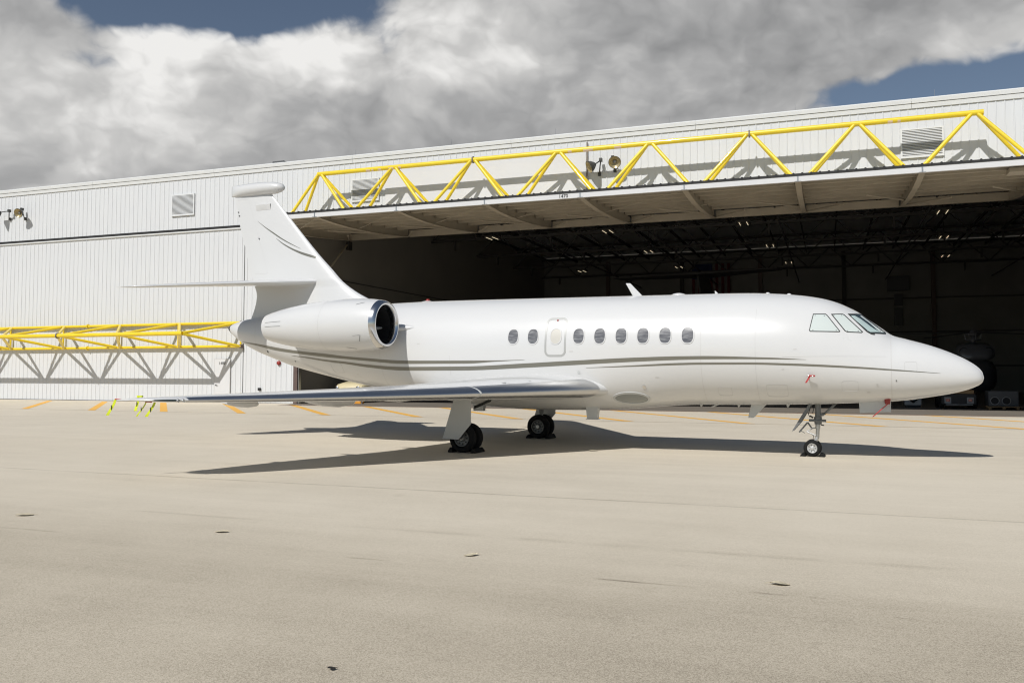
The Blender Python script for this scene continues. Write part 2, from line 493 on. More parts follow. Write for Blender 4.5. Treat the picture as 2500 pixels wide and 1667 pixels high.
# smooth sheet over the ribs
MB().box(29.22, 40.85, -.055, -.037, 10.75, 13.42).build('smooth_panel', 'wall_flat', wall)
MB().tube((40.92, -.09, 10.9), (40.92, -.09, 13.62), .035, seg=10).build('rusty_conduit', 'rust', wall, True)
# eaves
for i in range(10):
    a = -21.2 + i * 9.66; b = a + 9.648
    f = MB().prism([(a, -.02, 13.72), (a, -.055, 13.72), (a, -.07, 13.93), (a, -.02, 13.93)], (b - a, 0, 0)).build('eave_fascia', 'trim', wall)
    MB().prism([(a, -.02, 13.945), (a, -.10, 13.945), (a, -.115, 14.12), (a, -.08, 14.17), (a, -.02, 14.17)], (b - a, 0, 0)).build('gutter', 'trim', wall)
MB().prism([(-21.3, -.1, 14.04), (-21.3, -.1, 14.14), (-21.3, 47, 14.34), (-21.3, 47, 14.24)], (108.3, 0, 0)).build('roof', 'trim', H)
for w in (33.28, 39.2, 45.13, 51.08, 57.02, 63, 27.3):
    MB().tube((w, -.05, 14.1), (w, -.05, 14.5), .008, .004, 6).build('lightning_rod', 'steel', wall)
MB().box(21.3, 22.1, .4, 1.2, 14.1, 14.42).build('roof_vent', 'grey_box', H, bevel=.03)


def louvre(w0, w1, z0, z1):
    o = part('louvre', H)
    m = MB().box(w0, w0 + .07, -.10, -.024, z0, z1).box(w1 - .07, w1, -.10, -.024, z0, z1).box(w0 + .07, w1 - .07, -.10, -.024, z0, z0 + .07).box(w0 + .07, w1 - .07, -.10, -.024, z1 - .07, z1)
    m.build('frame', 'louvre_white', o)
    MB().box(w0 + .07, w1 - .07, -.046, -.038, z0 + .07, z1 - .07).build('backing', 'black', o)
    n = 17; dz = (z1 - z0 - .14) / n
    me = MB().prism([(w0 + .07, -.098, 0), (w0 + .07, -.106, .012), (w0 + .07, -.055, dz * .92), (w0 + .07, -.047, dz * .92 - .012)], (w1 - w0 - .14, 0, 0)).mesh('slat', 'louvre_white')
    for i in range(n): link('slat', me, o, (0, 0, z0 + .07 + i * dz))


louvre(14.22, 15.98, 11.46, 12.80)
louvre(27.06, 28.82, 11.46, 12.76)
louvre(55.58, 57.35, 11.46, 12.80)


def truss(parent, P, apex_nodes, base_nodes, a0, a1, b0, b1, collars=(), base_x=True):
    """P(w, across, height) -> local point"""
    MB().tube(P(a0, 0, 2.45), P(a1, 0, 2.45), .124, seg=20).build('apex_chord', 'yellow', parent, True, .6)
    for sgn in (-1, 1):
        MB().tube(P(b0, .70 * sgn, 0), P(b1, .70 * sgn, 0), .085, seg=16).build('base_chord', 'yellow', parent, True, .6)
    for b in base_nodes:
        MB().tube(P(b, -.64, 0), P(b, .64, 0), .06, seg=12).build('cross_post', 'yellow', parent, True, .6)
    nodes = sorted(base_nodes)
    for a in apex_nodes:
        l = max((b for b in nodes if b < a), default=None); r = min((b for b in nodes if b > a), default=None)
        for b, d in ((l, -.13), (r, .13)):
            if b is None: continue
            for sgn in (-1, 1):
                MB().tube(P(a + d, .03 * sgn, 2.40), P(b - d, .68 * sgn, .05), .086, seg=14).build('brace', 'yellow', parent, True, .6)
    for c in collars:
        MB().tube(P(c - .03, 0, 2.45), P(c + .03, 0, 2.45), .18, seg=20).build('collar', 'rust', parent, True, .6)


# closed door on the left
D1 = part('hangar_door', H)
D1['label'] = 'closed ribbed white door with a yellow tube truss low across it'
MB().box(-21.3, 19.70, .06, .22, .03, 10.46).build('door_core', 'inside', D1)
sheets(D1, -21.25, 39, 3, .35, .03, 10.46, -.02)
MB().box(-21.3, 19.70, -.06, .05, 10.40, 10.48).build('top_cap', 'trim', D1)
MB().box(-21.3, 19.73, -.028, .3, 10.482, 10.635).build('top_seal', 'black', D1)
MB().box(19.70, 19.745, .0, .1, .03, 10.4).build('seal_strip', 'seal', D1)
MB().box(-21.3, 19.70, -.03, .2, .005, .03).build('bottom_seal', 'seal', D1)
truss(D1, lambda w, a, h: Vector((w, -(.16 + h), 4.05 + a)), [17.37 - 4.67 * k for k in range(7)], [19.66] + [15.03 - 4.67 * k for k in range(7)], -16.0, 17.5, -16.0, 19.72, collars=(7.95,))
for z in (3.35, 4.75):
    MB().tube((7.75, -.16, z), (7.81, -.16, z), .14, seg=16).build('collar', 'yellow', D1, True, .6)
    MB().box(19.62, 19.76, -.24, -.02, z - .1, z + .1).build('end_bracket', 'brown', D1, bevel=.01)
pdr = MB().box(17.72, 18.83, -.075, -.04, .06, 2.60).build('access_door', 'wall_flat', D1, bevel=.006)
me = text_mesh('1480', .25); me.materials.append(M['print'])
o = link('door_number', me, D1, (18.27, -.079, 2.34)); o.rotation_euler = (R(90), 0, 0)
MB().box(17.70, 17.72, -.078, -.03, .06, 2.62).box(18.83, 18.85, -.078, -.03, .06, 2.62).box(17.70, 18.85, -.078, -.03, 2.602, 2.622).build('door_frame', 'seam', D1)
MB().tube((17.84, -.08, 1.05), (17.84, -.13, 1.05), .025, seg=8).tube((17.84, -.13, 1.05), (17.97, -.13, 1.05), .014, seg=8).build('door_lever', 'black', D1)

# open door
D2 = part('hangar_door', H)
D2['label'] = 'raised white door jutting out over the open bay under a yellow truss'
def zs(p): return 9.99 + (5.05 - p) * .075
W0, W1 = 23.70, 60.95
n2 = 36; pit = (W1 - W0) / (n2 * 3)
pts = [(0, 0)]
for i in range(3):
    c = pit * (i + .5); pts += [(c - .045, 0), (c - .022, .034), (c + .022, .034), (c + .045, 0)]
pts += [(pit * 3, 0)]
m = MB(); n = len(pts)
vs = [(x, -p, zs(p) + h) for p in (5.07, -5.35) for x, h in pts]
m.add(vs, [(i, i + 1, n + i + 1, n + i) for i in range(n - 1)])
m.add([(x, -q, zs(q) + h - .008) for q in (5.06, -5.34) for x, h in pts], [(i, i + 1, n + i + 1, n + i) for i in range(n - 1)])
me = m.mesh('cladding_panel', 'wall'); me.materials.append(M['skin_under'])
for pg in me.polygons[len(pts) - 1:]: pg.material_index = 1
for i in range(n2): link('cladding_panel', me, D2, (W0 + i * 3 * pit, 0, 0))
# black rubber along the front edge, following the ribs
m = MB()
for i in range(n2 * 3):
    c = W0 + pit * (i + .5)
    m.tube((c, -5.04, zs(5.05) + .035), (c, -5.13, zs(5.1) + .035), .05, seg=8)
m.box(W0, W1, -5.12, -5.04, zs(5.05) - .055, zs(5.05) + .045)
m.build('rubber_seal', 'seal', D2)
BN = [27.94 + 4.67 * k for k in range(7)]
edges = [W0] + BN + [W1]
for a, b in zip(edges, edges[1:]):
    MB().box(a + .004, b - .004, -5.10, -4.96, 9.70, 9.935).build('front_channel', 'wall_flat', D2, bevel=.006)
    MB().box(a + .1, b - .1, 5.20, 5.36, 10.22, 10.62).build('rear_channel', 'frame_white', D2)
    for p in (3.7, 2.3, .9, -.6, -2.1, -3.6):
        z = zs(p)
        MB().box(a + .1, b - .1, -p - .03, -p + .03, z - .24, z - .012).box(a + .1, b - .1, -p + .03, -p + .12, z - .24, z - .215).build('girt', 'frame_white', D2)
bot = [(4.95, 9.705), (3.5, 9.66), (2, 9.66), (.5, 9.72), (-1, 9.80), (-2.5, 9.93), (-4, 10.08), (-5.2, 10.20)]
mw = MB().prism([(-.015, -p, z + .02) for p, z in bot] + [(-.015, -p, zs(p) - .015) for p, z in bot[::-1]], (.03, 0, 0))
mw.loft([[(-.12, -p, z), (.12, -p, z), (.12, -p, z + .022), (-.12, -p, z + .022)] for p, z in bot])
mb_me = mw.mesh('beam', 'frame_white')
pl_me = MB().box(-.16, .16, -5.107, -5.102, 9.95 - .03, 9.95).box(-.03, .03, -5.107, -5.102, 9.73, 9.92).box(-.13, .13, -5.107, -5.102, 9.702, 9.725).mesh('joint_plate', 'steel')
for k, w in enumerate([W0 + .13] + BN + [W1 - .13]):
    link('beam', mb_me, D2, (w, 0, 0)); link('joint_plate', pl_me, D2, (w, 0, 0))
for k, (a, b) in enumerate(zip(edges, edges[1:])):
    for x0, p0, x1, p1 in ((a + .1, -5.1, a + 1.9, -2.0), (b - .1, -1.9, b - 1.9, .9), (a + .1, .9, b - .1, 4.7)):
        z0, z1 = [next((u[1] + (v[1] - u[1]) * (u[0] - q) / (u[0] - v[0]) for u, v in zip(bot, bot[1:]) if v[0] <= q <= u[0]), 10.2) + .06 for q in (p0, p1)]
        MB().tube((x0, -p0, z0), (x1, -p1, z1), .045 if p0 < 0 else .014, seg=6).build('sway_brace', 'frame_white', D2)
truss(D2, lambda w, a, h: Vector((w, -(1.05 + a), zs(1.05 + a) + .14 + h + (0.10 if h > 1 else 0))), [25.6 + 4.69 * k for k in range(8)], [23.85] + BN + [60.75], 25.46, 58.78, 23.75, 60.9, collars=(34.98, 49.05))
for w, l in ((28.6, .25), (28.95, .12), (29.35, .2), (30.0, .3), (30.6, .16), (40.2, .2), (41.0, .5), (42.6, .35), (55.0, .2), (55.4, .12)):
    zt = zs(1.05) + .14 + 2.45 + .10
    m = MB()
    arc = [(math.cos(R(a)) * .1255, math.sin(R(a)) * .1255) for a in range(-170, 5, 20)]
    m.loft([[(w + q, -1.05 + y, zt + z) for y, z in arc] for q in (0, l)], close=False)
    m.build('faded_patch', 'yellow_faded', D2, True)
me = text_mesh('1470', .225); me.materials.append(M['print'])
o = link('door_number', me, D2, (41.16, -5.1105, 9.815)); o.rotation_euler = (R(90), 0, 0)
MB().box(59.1, 60.4, -4.4, -3.6, 9.62, 9.78).build('drive_box', 'frame_white', D2)
MB().tube((23.85, 5.1, 10.15), (23.85, 1.0, 6.6), .06, seg=8).build('lift_arm', 'frame_white', D2, True)
MB().box(23.78, 23.98, 4.75, 5.2, 9.55, 10.1).build('arm_bracket', 'black', D2, bevel=.02)

# fittings on the pier
MB().lathe(hw(0, 0) * 0 + Vector((22.29, -.03, 2.35)), (0, -1, 0), [(0, .13), (.05, .13), (.09, .11), (.11, .06), (.115, 0.0)], 20, True).build('alarm_bell', 'red', H, True)
MB().box(20.86, 21.05, -.10, -.03, .74, .90).build('socket_box', 'black', H, bevel=.01)
MB().tube((20.95, -.05, .74), (20.95, -.05, .05), .015, seg=6).build('conduit', 'wall_flat', H)

# inside
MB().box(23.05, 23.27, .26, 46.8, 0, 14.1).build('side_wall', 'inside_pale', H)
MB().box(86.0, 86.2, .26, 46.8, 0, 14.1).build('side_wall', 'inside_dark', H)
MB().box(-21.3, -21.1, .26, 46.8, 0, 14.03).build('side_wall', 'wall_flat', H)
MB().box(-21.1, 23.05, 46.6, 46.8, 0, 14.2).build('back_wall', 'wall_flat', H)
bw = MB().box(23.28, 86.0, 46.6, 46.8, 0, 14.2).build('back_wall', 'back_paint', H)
for k in range(8):
    w = 30.5 + 7.8 * k
    MB().box(w - .18, w + .18, 46.2, 46.6, 0, 13.5).build('column', 'inside_steel' if k % 2 else 'brown', H)
for z in (2.4, 5.6, 8.8): MB().box(23.3, 86, 46.5, 46.59, z - .08, z + .08).build('girt', 'inside', bw)
sw = MB().box(23.275, 23.33, .3, 46.5, 3.4, 3.46).box(23.275, 23.33, .3, 46.5, 7.6, 7.66).build('wall_rail', 'inside_dark', H)
for k in range(5):
    y = 9.0 + k * 9.2
    t = part('roof_truss', H)
    zt, zb = 13.9, 12.0
    MB().box(23.3, 86, y - .09, y + .09, zb - .09, zb + .09).build('bottom_chord', 'inside_steel', t)
    MB().box(23.3, 86, y - .09, y + .09, zt - .12, zt + .06).build('top_chord', 'inside_steel', t)
    br = MB().tube((0, 0, zb), (1.95, 0, zt), .05, seg=6).mesh('web', 'inside_steel')
    b2 = MB().tube((1.95, 0, zt), (3.9, 0, zb), .05, seg=6).mesh('web', 'inside_steel')
    po = MB().box(-.07, .07, -.07, .07, 11.2, zb).mesh('hanger', 'inside_steel')
    for j in range(16):
        link('web', br, t, (23.4 + 3.9 * j, y, 0)); link('web', b2, t, (23.4 + 3.9 * j, y, 0))
        if j % 2 == 0: link('hanger', po, t, (25.3 + 3.9 * j, y, 0))
pu = MB().box(-.04, .04, .3, 46.5, 13.55, 13.78).mesh('purlin', 'inside_steel')
for j in range(24): link('purlin', pu, H, (24.5 + 2.6 * j, 0, 0))
for j, w in enumerate((34.2, 42.0, 49.8, 57.6, 66.5)):
    MB().tube((w, .6, 10.6), (w, 46.0, 10.6), .055, seg=8).build('sprinkler_pipe', 'inside_dark', H)
MB().box(57.7, 59.65, 46.0, 46.58, 9.5, 10.9).build('wall_heater', 'grey_box', H, bevel=.04)
MB().box(58.3, 59.05, 46.2, 46.58, 8.1, 9.2).build('wall_panel', 'grey_box', H, bevel=.03)
MB().box(58.3, 59.05, 46.3, 46.58, 6.2, 7.9).build('wall_panel', 'grey_box', H, bevel=.03)

# ceiling lights
LIGHTS = [(29.6, 15.2, 'nearest the side wall in the front row'), (38.2, 15.2, 'second in the front row'), (47.3, 15.2, 'third in the front row'), (59.0, 15.2, 'front row, far right'),
          (38.9, 26, 'middle row, left'), (48.3, 26, 'middle row, centre'), (60.3, 26, 'middle row, right'),
          (30.2, 37.2, 'rear row, far left'), (39.5, 37.2, 'rear row, second from left'), (49.2, 37.2, 'rear row, second from right'), (61.7, 37.2, 'rear row, far right')]
ho_me = MB().box(-.42, .42, -.65, .65, .05, .15).mesh('housing', 'inside_steel')
tu_me = MB().tube((0, -.6, 0), (0, .6, 0), .015, seg=8).mesh('tube', 'tube_light')
ro_me = MB().tube((0, 0, .15), (0, 0, 2.2), .012, seg=6).mesh('rod', 'inside_steel')
for w, d, txt in LIGHTS:
    l = thing('ceiling_light', 'lit twin tube ceiling light inside the hangar, ' + txt, 'light', hw(w, -d, 11.5), HA, 'ceiling lights inside the hangar')
    link('housing', ho_me, l); link('tube', tu_me, l, (-.24, 0, 0)); link('tube', tu_me, l, (.24, 0, 0)); link('rod', ro_me, l)


# floodlights
def floodlight(w, z, aim, label, boxw, boxz):
    o = thing('floodlight', label, 'floodlight', hw(w, .03, z - .3), HA, 'floodlights on the hangar front')
    a = Vector(aim).normalized(); c = Vector((0, -.62, .3)); dw = boxw - w
    prof = [(-.30, .05), (-.27, .10), (-.20, .16), (-.08, .25), (.06, .31), (.10, .315)]
    MB().lathe(c, a, prof, 28, False).build('lamp_shade', 'lamp_shade', o, True, .8)
    MB().lathe(c + a * .101, a, [(0, .30), (-.06, .24), (-.16, .12), (-.18, 0.001)], 28).build('reflector', 'lamp_inside', o, True)
    MB().tube(c + a * .0, c + a * -.05, .07, .09, 12).build('lamp_bulb', 'white_part', o, True)
    MB().box(dw - .07, dw + .07, -.40, -.2, boxz - z + .22, boxz - z + .40).build('ballast', 'lamp_shade', o, bevel=.01)
    b = Vector((dw, -.30, boxz - z + .3))
    MB().path([(dw * .7, 0, 0), (dw * .7, -.12, .0), b, c - a * .28], .03).build('arm', 'lamp_shade', o, True)
    MB().box(dw * .7 - .07, dw * .7 + .07, -.1, .0, -.1, .1).build('mount', 'lamp_shade', o, bevel=.01)


floodlight(41.25, 12.20, (-.75, -.50, -.45), 'round floodlight turned to the left beside the rusty conduit', 41.70, 12.55)
floodlight(42.50, 12.32, (.15, -.85, -.45), 'round floodlight facing out, right of the pair above the raised door', 42.32, 12.62)
floodlight(0.00, 12.45, (-.8, -.4, -.4), 'floodlight cut by the left picture edge on a black arm', .75, 12.65)
floodlight(2.05, 12.38, (.10, -.90, -.35), 'round floodlight facing out high on the left wall', 1.90, 12.68)

# ------------------------------------------------------------------ jet: hull curves (s forward from the main wheels, t starboard, z up)
def pchip(xs,ys):
    n=len(xs);h=[xs[i+1]-xs[i] for i in range(n-1)];d=[(ys[i+1]-ys[i])/h[i] for i in range(n-1)]
    m=[0]*n
    for i in range(1,n-1):
        if d[i-1]*d[i]<=0: m[i]=0
        else:
            w1=2*h[i]+h[i-1];w2=h[i]+2*h[i-1];m[i]=(w1+w2)/(w1/d[i-1]+w2/d[i])
    m[0]=d[0];m[-1]=d[-1]
    def f(x):
        if x<=xs[0]: return ys[0]
        if x>=xs[-1]: return ys[-1]
        lo,hi=0,n-1
        while hi-lo>1:
            k=(lo+hi)//2
            if xs[k]<=x: lo=k
            else: hi=k
        t=(x-xs[lo])/h[lo];a=ys[lo];b=ys[lo+1];c=m[lo]*h[lo];e=m[lo+1]*h[lo]
        return a*(1+2*t)*(1-t)**2+c*t*(1-t)**2+b*t*t*(3-2*t)+e*t*t*(t-1)
    return f
def tab(*p): 
    p=sorted(p); return pchip([q[0] for q in p],[q[1] for q in p])
ZT=tab((-9.22,3.17),(-9.15,3.215),(-8.75,3.34),(-8.35,3.41),(-7,3.53),(-5.6,3.63),(-4.1,3.69),(-2.9,3.715),(-2.26,3.722),(-.93,3.715),(.92,3.695),(3.3,3.67),(4.86,3.652),(5.46,3.645),(6.04,3.632),(6.62,3.598),(7.18,3.538),(7.615,3.457),(7.935,3.354),(8.2,3.225),(8.38,3.118),(8.51,3.008),(8.87,2.735),(8.96,2.66),(9.05,2.61),(9.27,2.543),(9.76,2.39),(10.25,2.18),(10.48,2.044),(10.62,1.93),(10.69,1.83),(10.715,1.72))
ZB=tab((-9.22,3.13),(-9.15,3.06),(-8.74,2.766),(-8.05,2.441),(-7.37,2.212),(-6.66,1.991),(-5.6,1.75),(-4.57,1.543),(-3.78,1.402),(-2.4,1.19),(-1.2,1.06),(-.2,.95),(.9,.905),(1.95,.912),(2.95,.948),(3.92,1.02),(4.53,1.07),(4.95,1.088),(5.43,1.092),(6.86,1.12),(7.69,1.147),(8.32,1.178),(8.96,1.218),(9.24,1.245),(9.74,1.324),(10.23,1.424),(10.58,1.55),(10.69,1.64),(10.715,1.72))
WH=tab((-9.22,.02),(-9.15,.075),(-8.74,.27),(-8.05,.46),(-7.37,.63),(-6.66,.79),(-5.6,.98),(-4.57,1.12),(-3.5,1.21),(-2.4,1.25),(0,1.25),(5,1.25),(6,1.235),(6.8,1.18),(7.6,1.06),(8.2,.95),(8.96,.79),(9.74,.575),(10.23,.405),(10.48,.285),(10.62,.185),(10.69,.085),(10.715,.0))
ZM=tab((-9.22,3.15),(-8.05,2.95),(-6.66,2.75),(-5,2.55),(-3,2.42),(0,2.40),(4.5,2.385),(6,2.33),(7.5,2.14),(8.4,1.97),(9,1.88),(9.74,1.80),(10.4,1.74),(10.715,1.72))
NU=tab((-9.3,2),(6,2),(7.6,2.0),(8.3,1.9),(8.9,1.8),(9.3,1.9),(10,2),(10.8,2))
NL=tab((-9.3,2),(-4.5,2),(-2.5,2.25),(-.5,2.6),(2.2,2.6),(3.6,2.35),(5.2,2.05),(8,2.1),(10.8,2))
def fusF(s,t,z):
    if s>10.714 or s<-9.219: return 1e3
    zm=ZM(s);w=max(WH(s),1e-4)
    if z>=zm: h=max(ZT(s)-zm,1e-4);n=NU(s)
    else: h=max(zm-ZB(s),1e-4);n=NL(s)
    return (abs(t)/w)**n+(abs(z-zm)/h)**n-1
def fusT(s,z):
    zm=ZM(s);w=WH(s)
    if z>=zm: h=max(ZT(s)-zm,1e-4);n=NU(s)
    else: h=max(zm-ZB(s),1e-4);n=NL(s)
    q=1-(abs(z-zm)/h)**n
    return w*max(q,0)**(1/n)


J = thing('business_jet', 'white twin engine business jet with grey stripes parked before the hangar', 'airplane', JO, JA)


def fus_n(s, t, z):
    e = .004
    g = Vector((fusF(s + e, t, z) - fusF(s - e, t, z), fusF(s, t + e, z) - fusF(s, t - e, z), fusF(s, t, z + e) - fusF(s, t, z - e)))
    return g.normalized()


def surf(s, z, off, side=1):
    t = fusT(s, z); n = fus_n(s, max(t, 1e-3), z)
    q = Vector((s, t, z)) + n * off
    return (q.x, -q.y * side, q.z)


def ring_at(s, nseg=96):
    zm, w, zt, zb, nu, nl = ZM(s), WH(s), ZT(s), ZB(s), NU(s), NL(s)
    out = []
    for i in range(nseg):
        a = 2 * math.pi * i / nseg; c, q = math.cos(a), math.sin(a)
        n = nu if q >= 0 else nl; h = (zt - zm) if q >= 0 else (zm - zb)
        out.append((s, -w * math.copysign(abs(c) ** (2 / n), c), zm + h * math.copysign(abs(q) ** (2 / n), q)))
    return out


st = [-9.22, -9.2, -9.17, -9.12, -9.05, -8.95]
s = -8.8
while s < 7.0: st.append(s); s += .14
while s < 10.45: st.append(s); s += .05
st += [10.48, 10.53, 10.58, 10.62, 10.65, 10.675, 10.69, 10.70, 10.708, 10.713]
fus = MB().loft([ring_at(q) for q in st]).build('fuselage', 'jet_white', J, True)


def densify(P, n):
    """resample a polyline of (s, z) smoothly with n points"""
    f = tab(*[(i, p[0]) for i, p in enumerate(P)]); g = tab(*[(i, p[1]) for i, p in enumerate(P)])
    return [(f(i * (len(P) - 1) / (n - 1)), g(i * (len(P) - 1) / (n - 1))) for i in range(n)]


def hull_strip(name, up, lo, m, off=.0035, n=70, rows=4, parent=fus, sides=(1, -1)):
    U, Lo = densify(up, n), densify(lo, n)
    for sd in sides:
        rings = [[surf(a[0] + (b[0] - a[0]) * k / rows, a[1] + (b[1] - a[1]) * k / rows, off, sd) for k in range(rows + 1)] for a, b in zip(U, Lo)]
        MB().loft(rings, close=False).build(name, m, parent, True)


A_up = [(-8.457, 2.73), (-7.6, 2.638), (-6.778, 2.523), (-5.966, 2.425), (-4.817, 2.322), (-4.203, 2.256), (-3.416, 2.196), (-2.253, 2.13), (-0.587, 2.121), (0.193, 2.12), (1.02, 2.132)]
A_lo = [(-8.477, 2.718), (-7.633, 2.58), (-6.816, 2.438), (-5.994, 2.347), (-4.84, 2.234), (-4.219, 2.186), (-3.428, 2.122), (-2.262, 2.047), (-0.59, 2.047), (0.192, 2.088), (1.02, 2.128)]
B_up = [(-6.248, 2.297), (-5.663, 2.254), (-4.954, 2.174), (-4.241, 2.114), (-3.449, 2.033), (-2.274, 1.97), (-0.594, 1.977), (1.018, 2.045), (2.402, 2.111), (3.648, 2.163), (4.687, 2.188), (5.203, 2.19), (5.634, 2.183), (6.215, 2.162), (6.743, 2.142), (7.367, 2.102)]
B_lo = [(-6.252, 2.291), (-5.679, 2.223), (-4.975, 2.129), (-4.263, 2.057), (-3.472, 1.96), (-2.292, 1.877), (-0.602, 1.88), (1.013, 1.942), (2.398, 2.009), (3.644, 2.07), (4.684, 2.108), (5.2, 2.118), (5.632, 2.12), (6.213, 2.117), (6.742, 2.11), (7.367, 2.099)]
C_up = [(2.555, 1.938), (3.64, 1.99), (4.68, 2.04), (5.196, 2.048), (6.21, 2.045), (7.261, 2.014), (8.27, 1.957), (9.004, 1.898), (9.897, 1.817)]
C_lo = [(2.555, 1.933), (3.639, 1.961), (4.677, 1.995), (5.194, 2.004), (6.208, 2.003), (7.259, 1.97), (8.27, 1.919), (9.004, 1.871), (9.897, 1.813)]
for U, L_ in ((A_up, A_lo), (B_up, B_lo), (C_up, C_lo)): hull_strip('livery_stripe', U, L_, 'stripe')


def seam(s0, z0, z1, w=.008, m='seam', n=40):
    hull_strip('panel_seam', [(s0 - w / 2, z0 + (z1 - z0) * i / 8) for i in range(9)], [(s0 + w / 2, z0 + (z1 - z0) * i / 8) for i in range(9)], m, .002, n, 1)


seam(8.99, 1.24, 2.60, .012)
seam(5.195, 1.15, 2.9, .008)
seam(-7.75, 2.36, 3.40, .008)
seam(-1.0, 1.75, 2.25, .007)
seam(3.05, .97, 1.25, .007)
seam(2.35, 1.0, 1.3, .007)
seam(-3.05, 1.45, 3.2, .008, 'seam_faint')
seam(6.35, 1.2, 3.2, .007, 'seam_faint')
HATCHES = ((8.2, 1.55, .16, .11), (6.75, 1.45, .22, .14), (5.65, 1.42, .15, .10), (-4.6, 1.95, .20, .13), (9.35, 1.95, .12, .10))
hull_strip('panel_seam', [(6.9, 2.16), (7.8, 2.17), (8.9, 2.16)], [(6.9, 2.155), (7.8, 2.165), (8.9, 2.155)], 'seam', .002, 40, 1)


def patch(name, outline, m, off, side=1, rings=4, parent=fus, skirt=.0):
    c = (sum(p[0] for p in outline) / len(outline), sum(p[1] for p in outline) / len(outline))
    n = len(outline); mb = MB(); vs = [surf(c[0], c[1], off, side)]
    for k in range(1, rings + 1):
        vs += [surf(c[0] + (p[0] - c[0]) * k / rings, c[1] + (p[1] - c[1]) * k / rings, off, side) for p in outline]
    fs = [(0, 1 + i, 1 + (i + 1) % n) for i in range(n)]
    for k in range(rings - 1):
        for i in range(n):
            a = 1 + k * n + i; b = 1 + k * n + (i + 1) % n
            fs.append((a, a + n, b + n, b))
    if skirt:
        o = len(vs); vs += [surf(p[0], p[1], -.002, side) for p in outline]
        b0 = 1 + (rings - 1) * n
        fs += [(b0 + i, o + i, o + (i + 1) % n, b0 + (i + 1) % n) for i in range(n)]
    return mb.add(vs, fs).build(name, m, parent, True, .7)


def ring_patch(name, outer, inner, m, off, side=1, parent=fus, steps=2):
    n = len(outer); rows = []
    for k in range(steps + 1):
        rows.append([surf(a[0] + (b[0] - a[0]) * k / steps, a[1] + (b[1] - a[1]) * k / steps, off, side) for a, b in zip(outer, inner)])
    rows = [[surf(a[0], a[1], -.001, side) for a in outer]] + rows + [[surf(a[0], a[1], -.001, side) for a in inner]]
    return MB().loft(rows, True, False).build(name, m, parent, True, .7)


def oval(cx, cz, a, b, n=2.5, seg=36):
    return [(cx + a * math.copysign(abs(math.cos(q)) ** (2 / n), math.cos(q)), cz + b * math.copysign(abs(math.sin(q)) ** (2 / n), math.sin(q))) for q in [2 * math.pi * i / seg for i in range(seg)]]


def fine(P, k=6):
    return [(a[0] + (b[0] - a[0]) * i / k, a[1] + (b[1] - a[1]) * i / k) for a, b in zip(P, P[1:] + P[:1]) for i in range(k)]


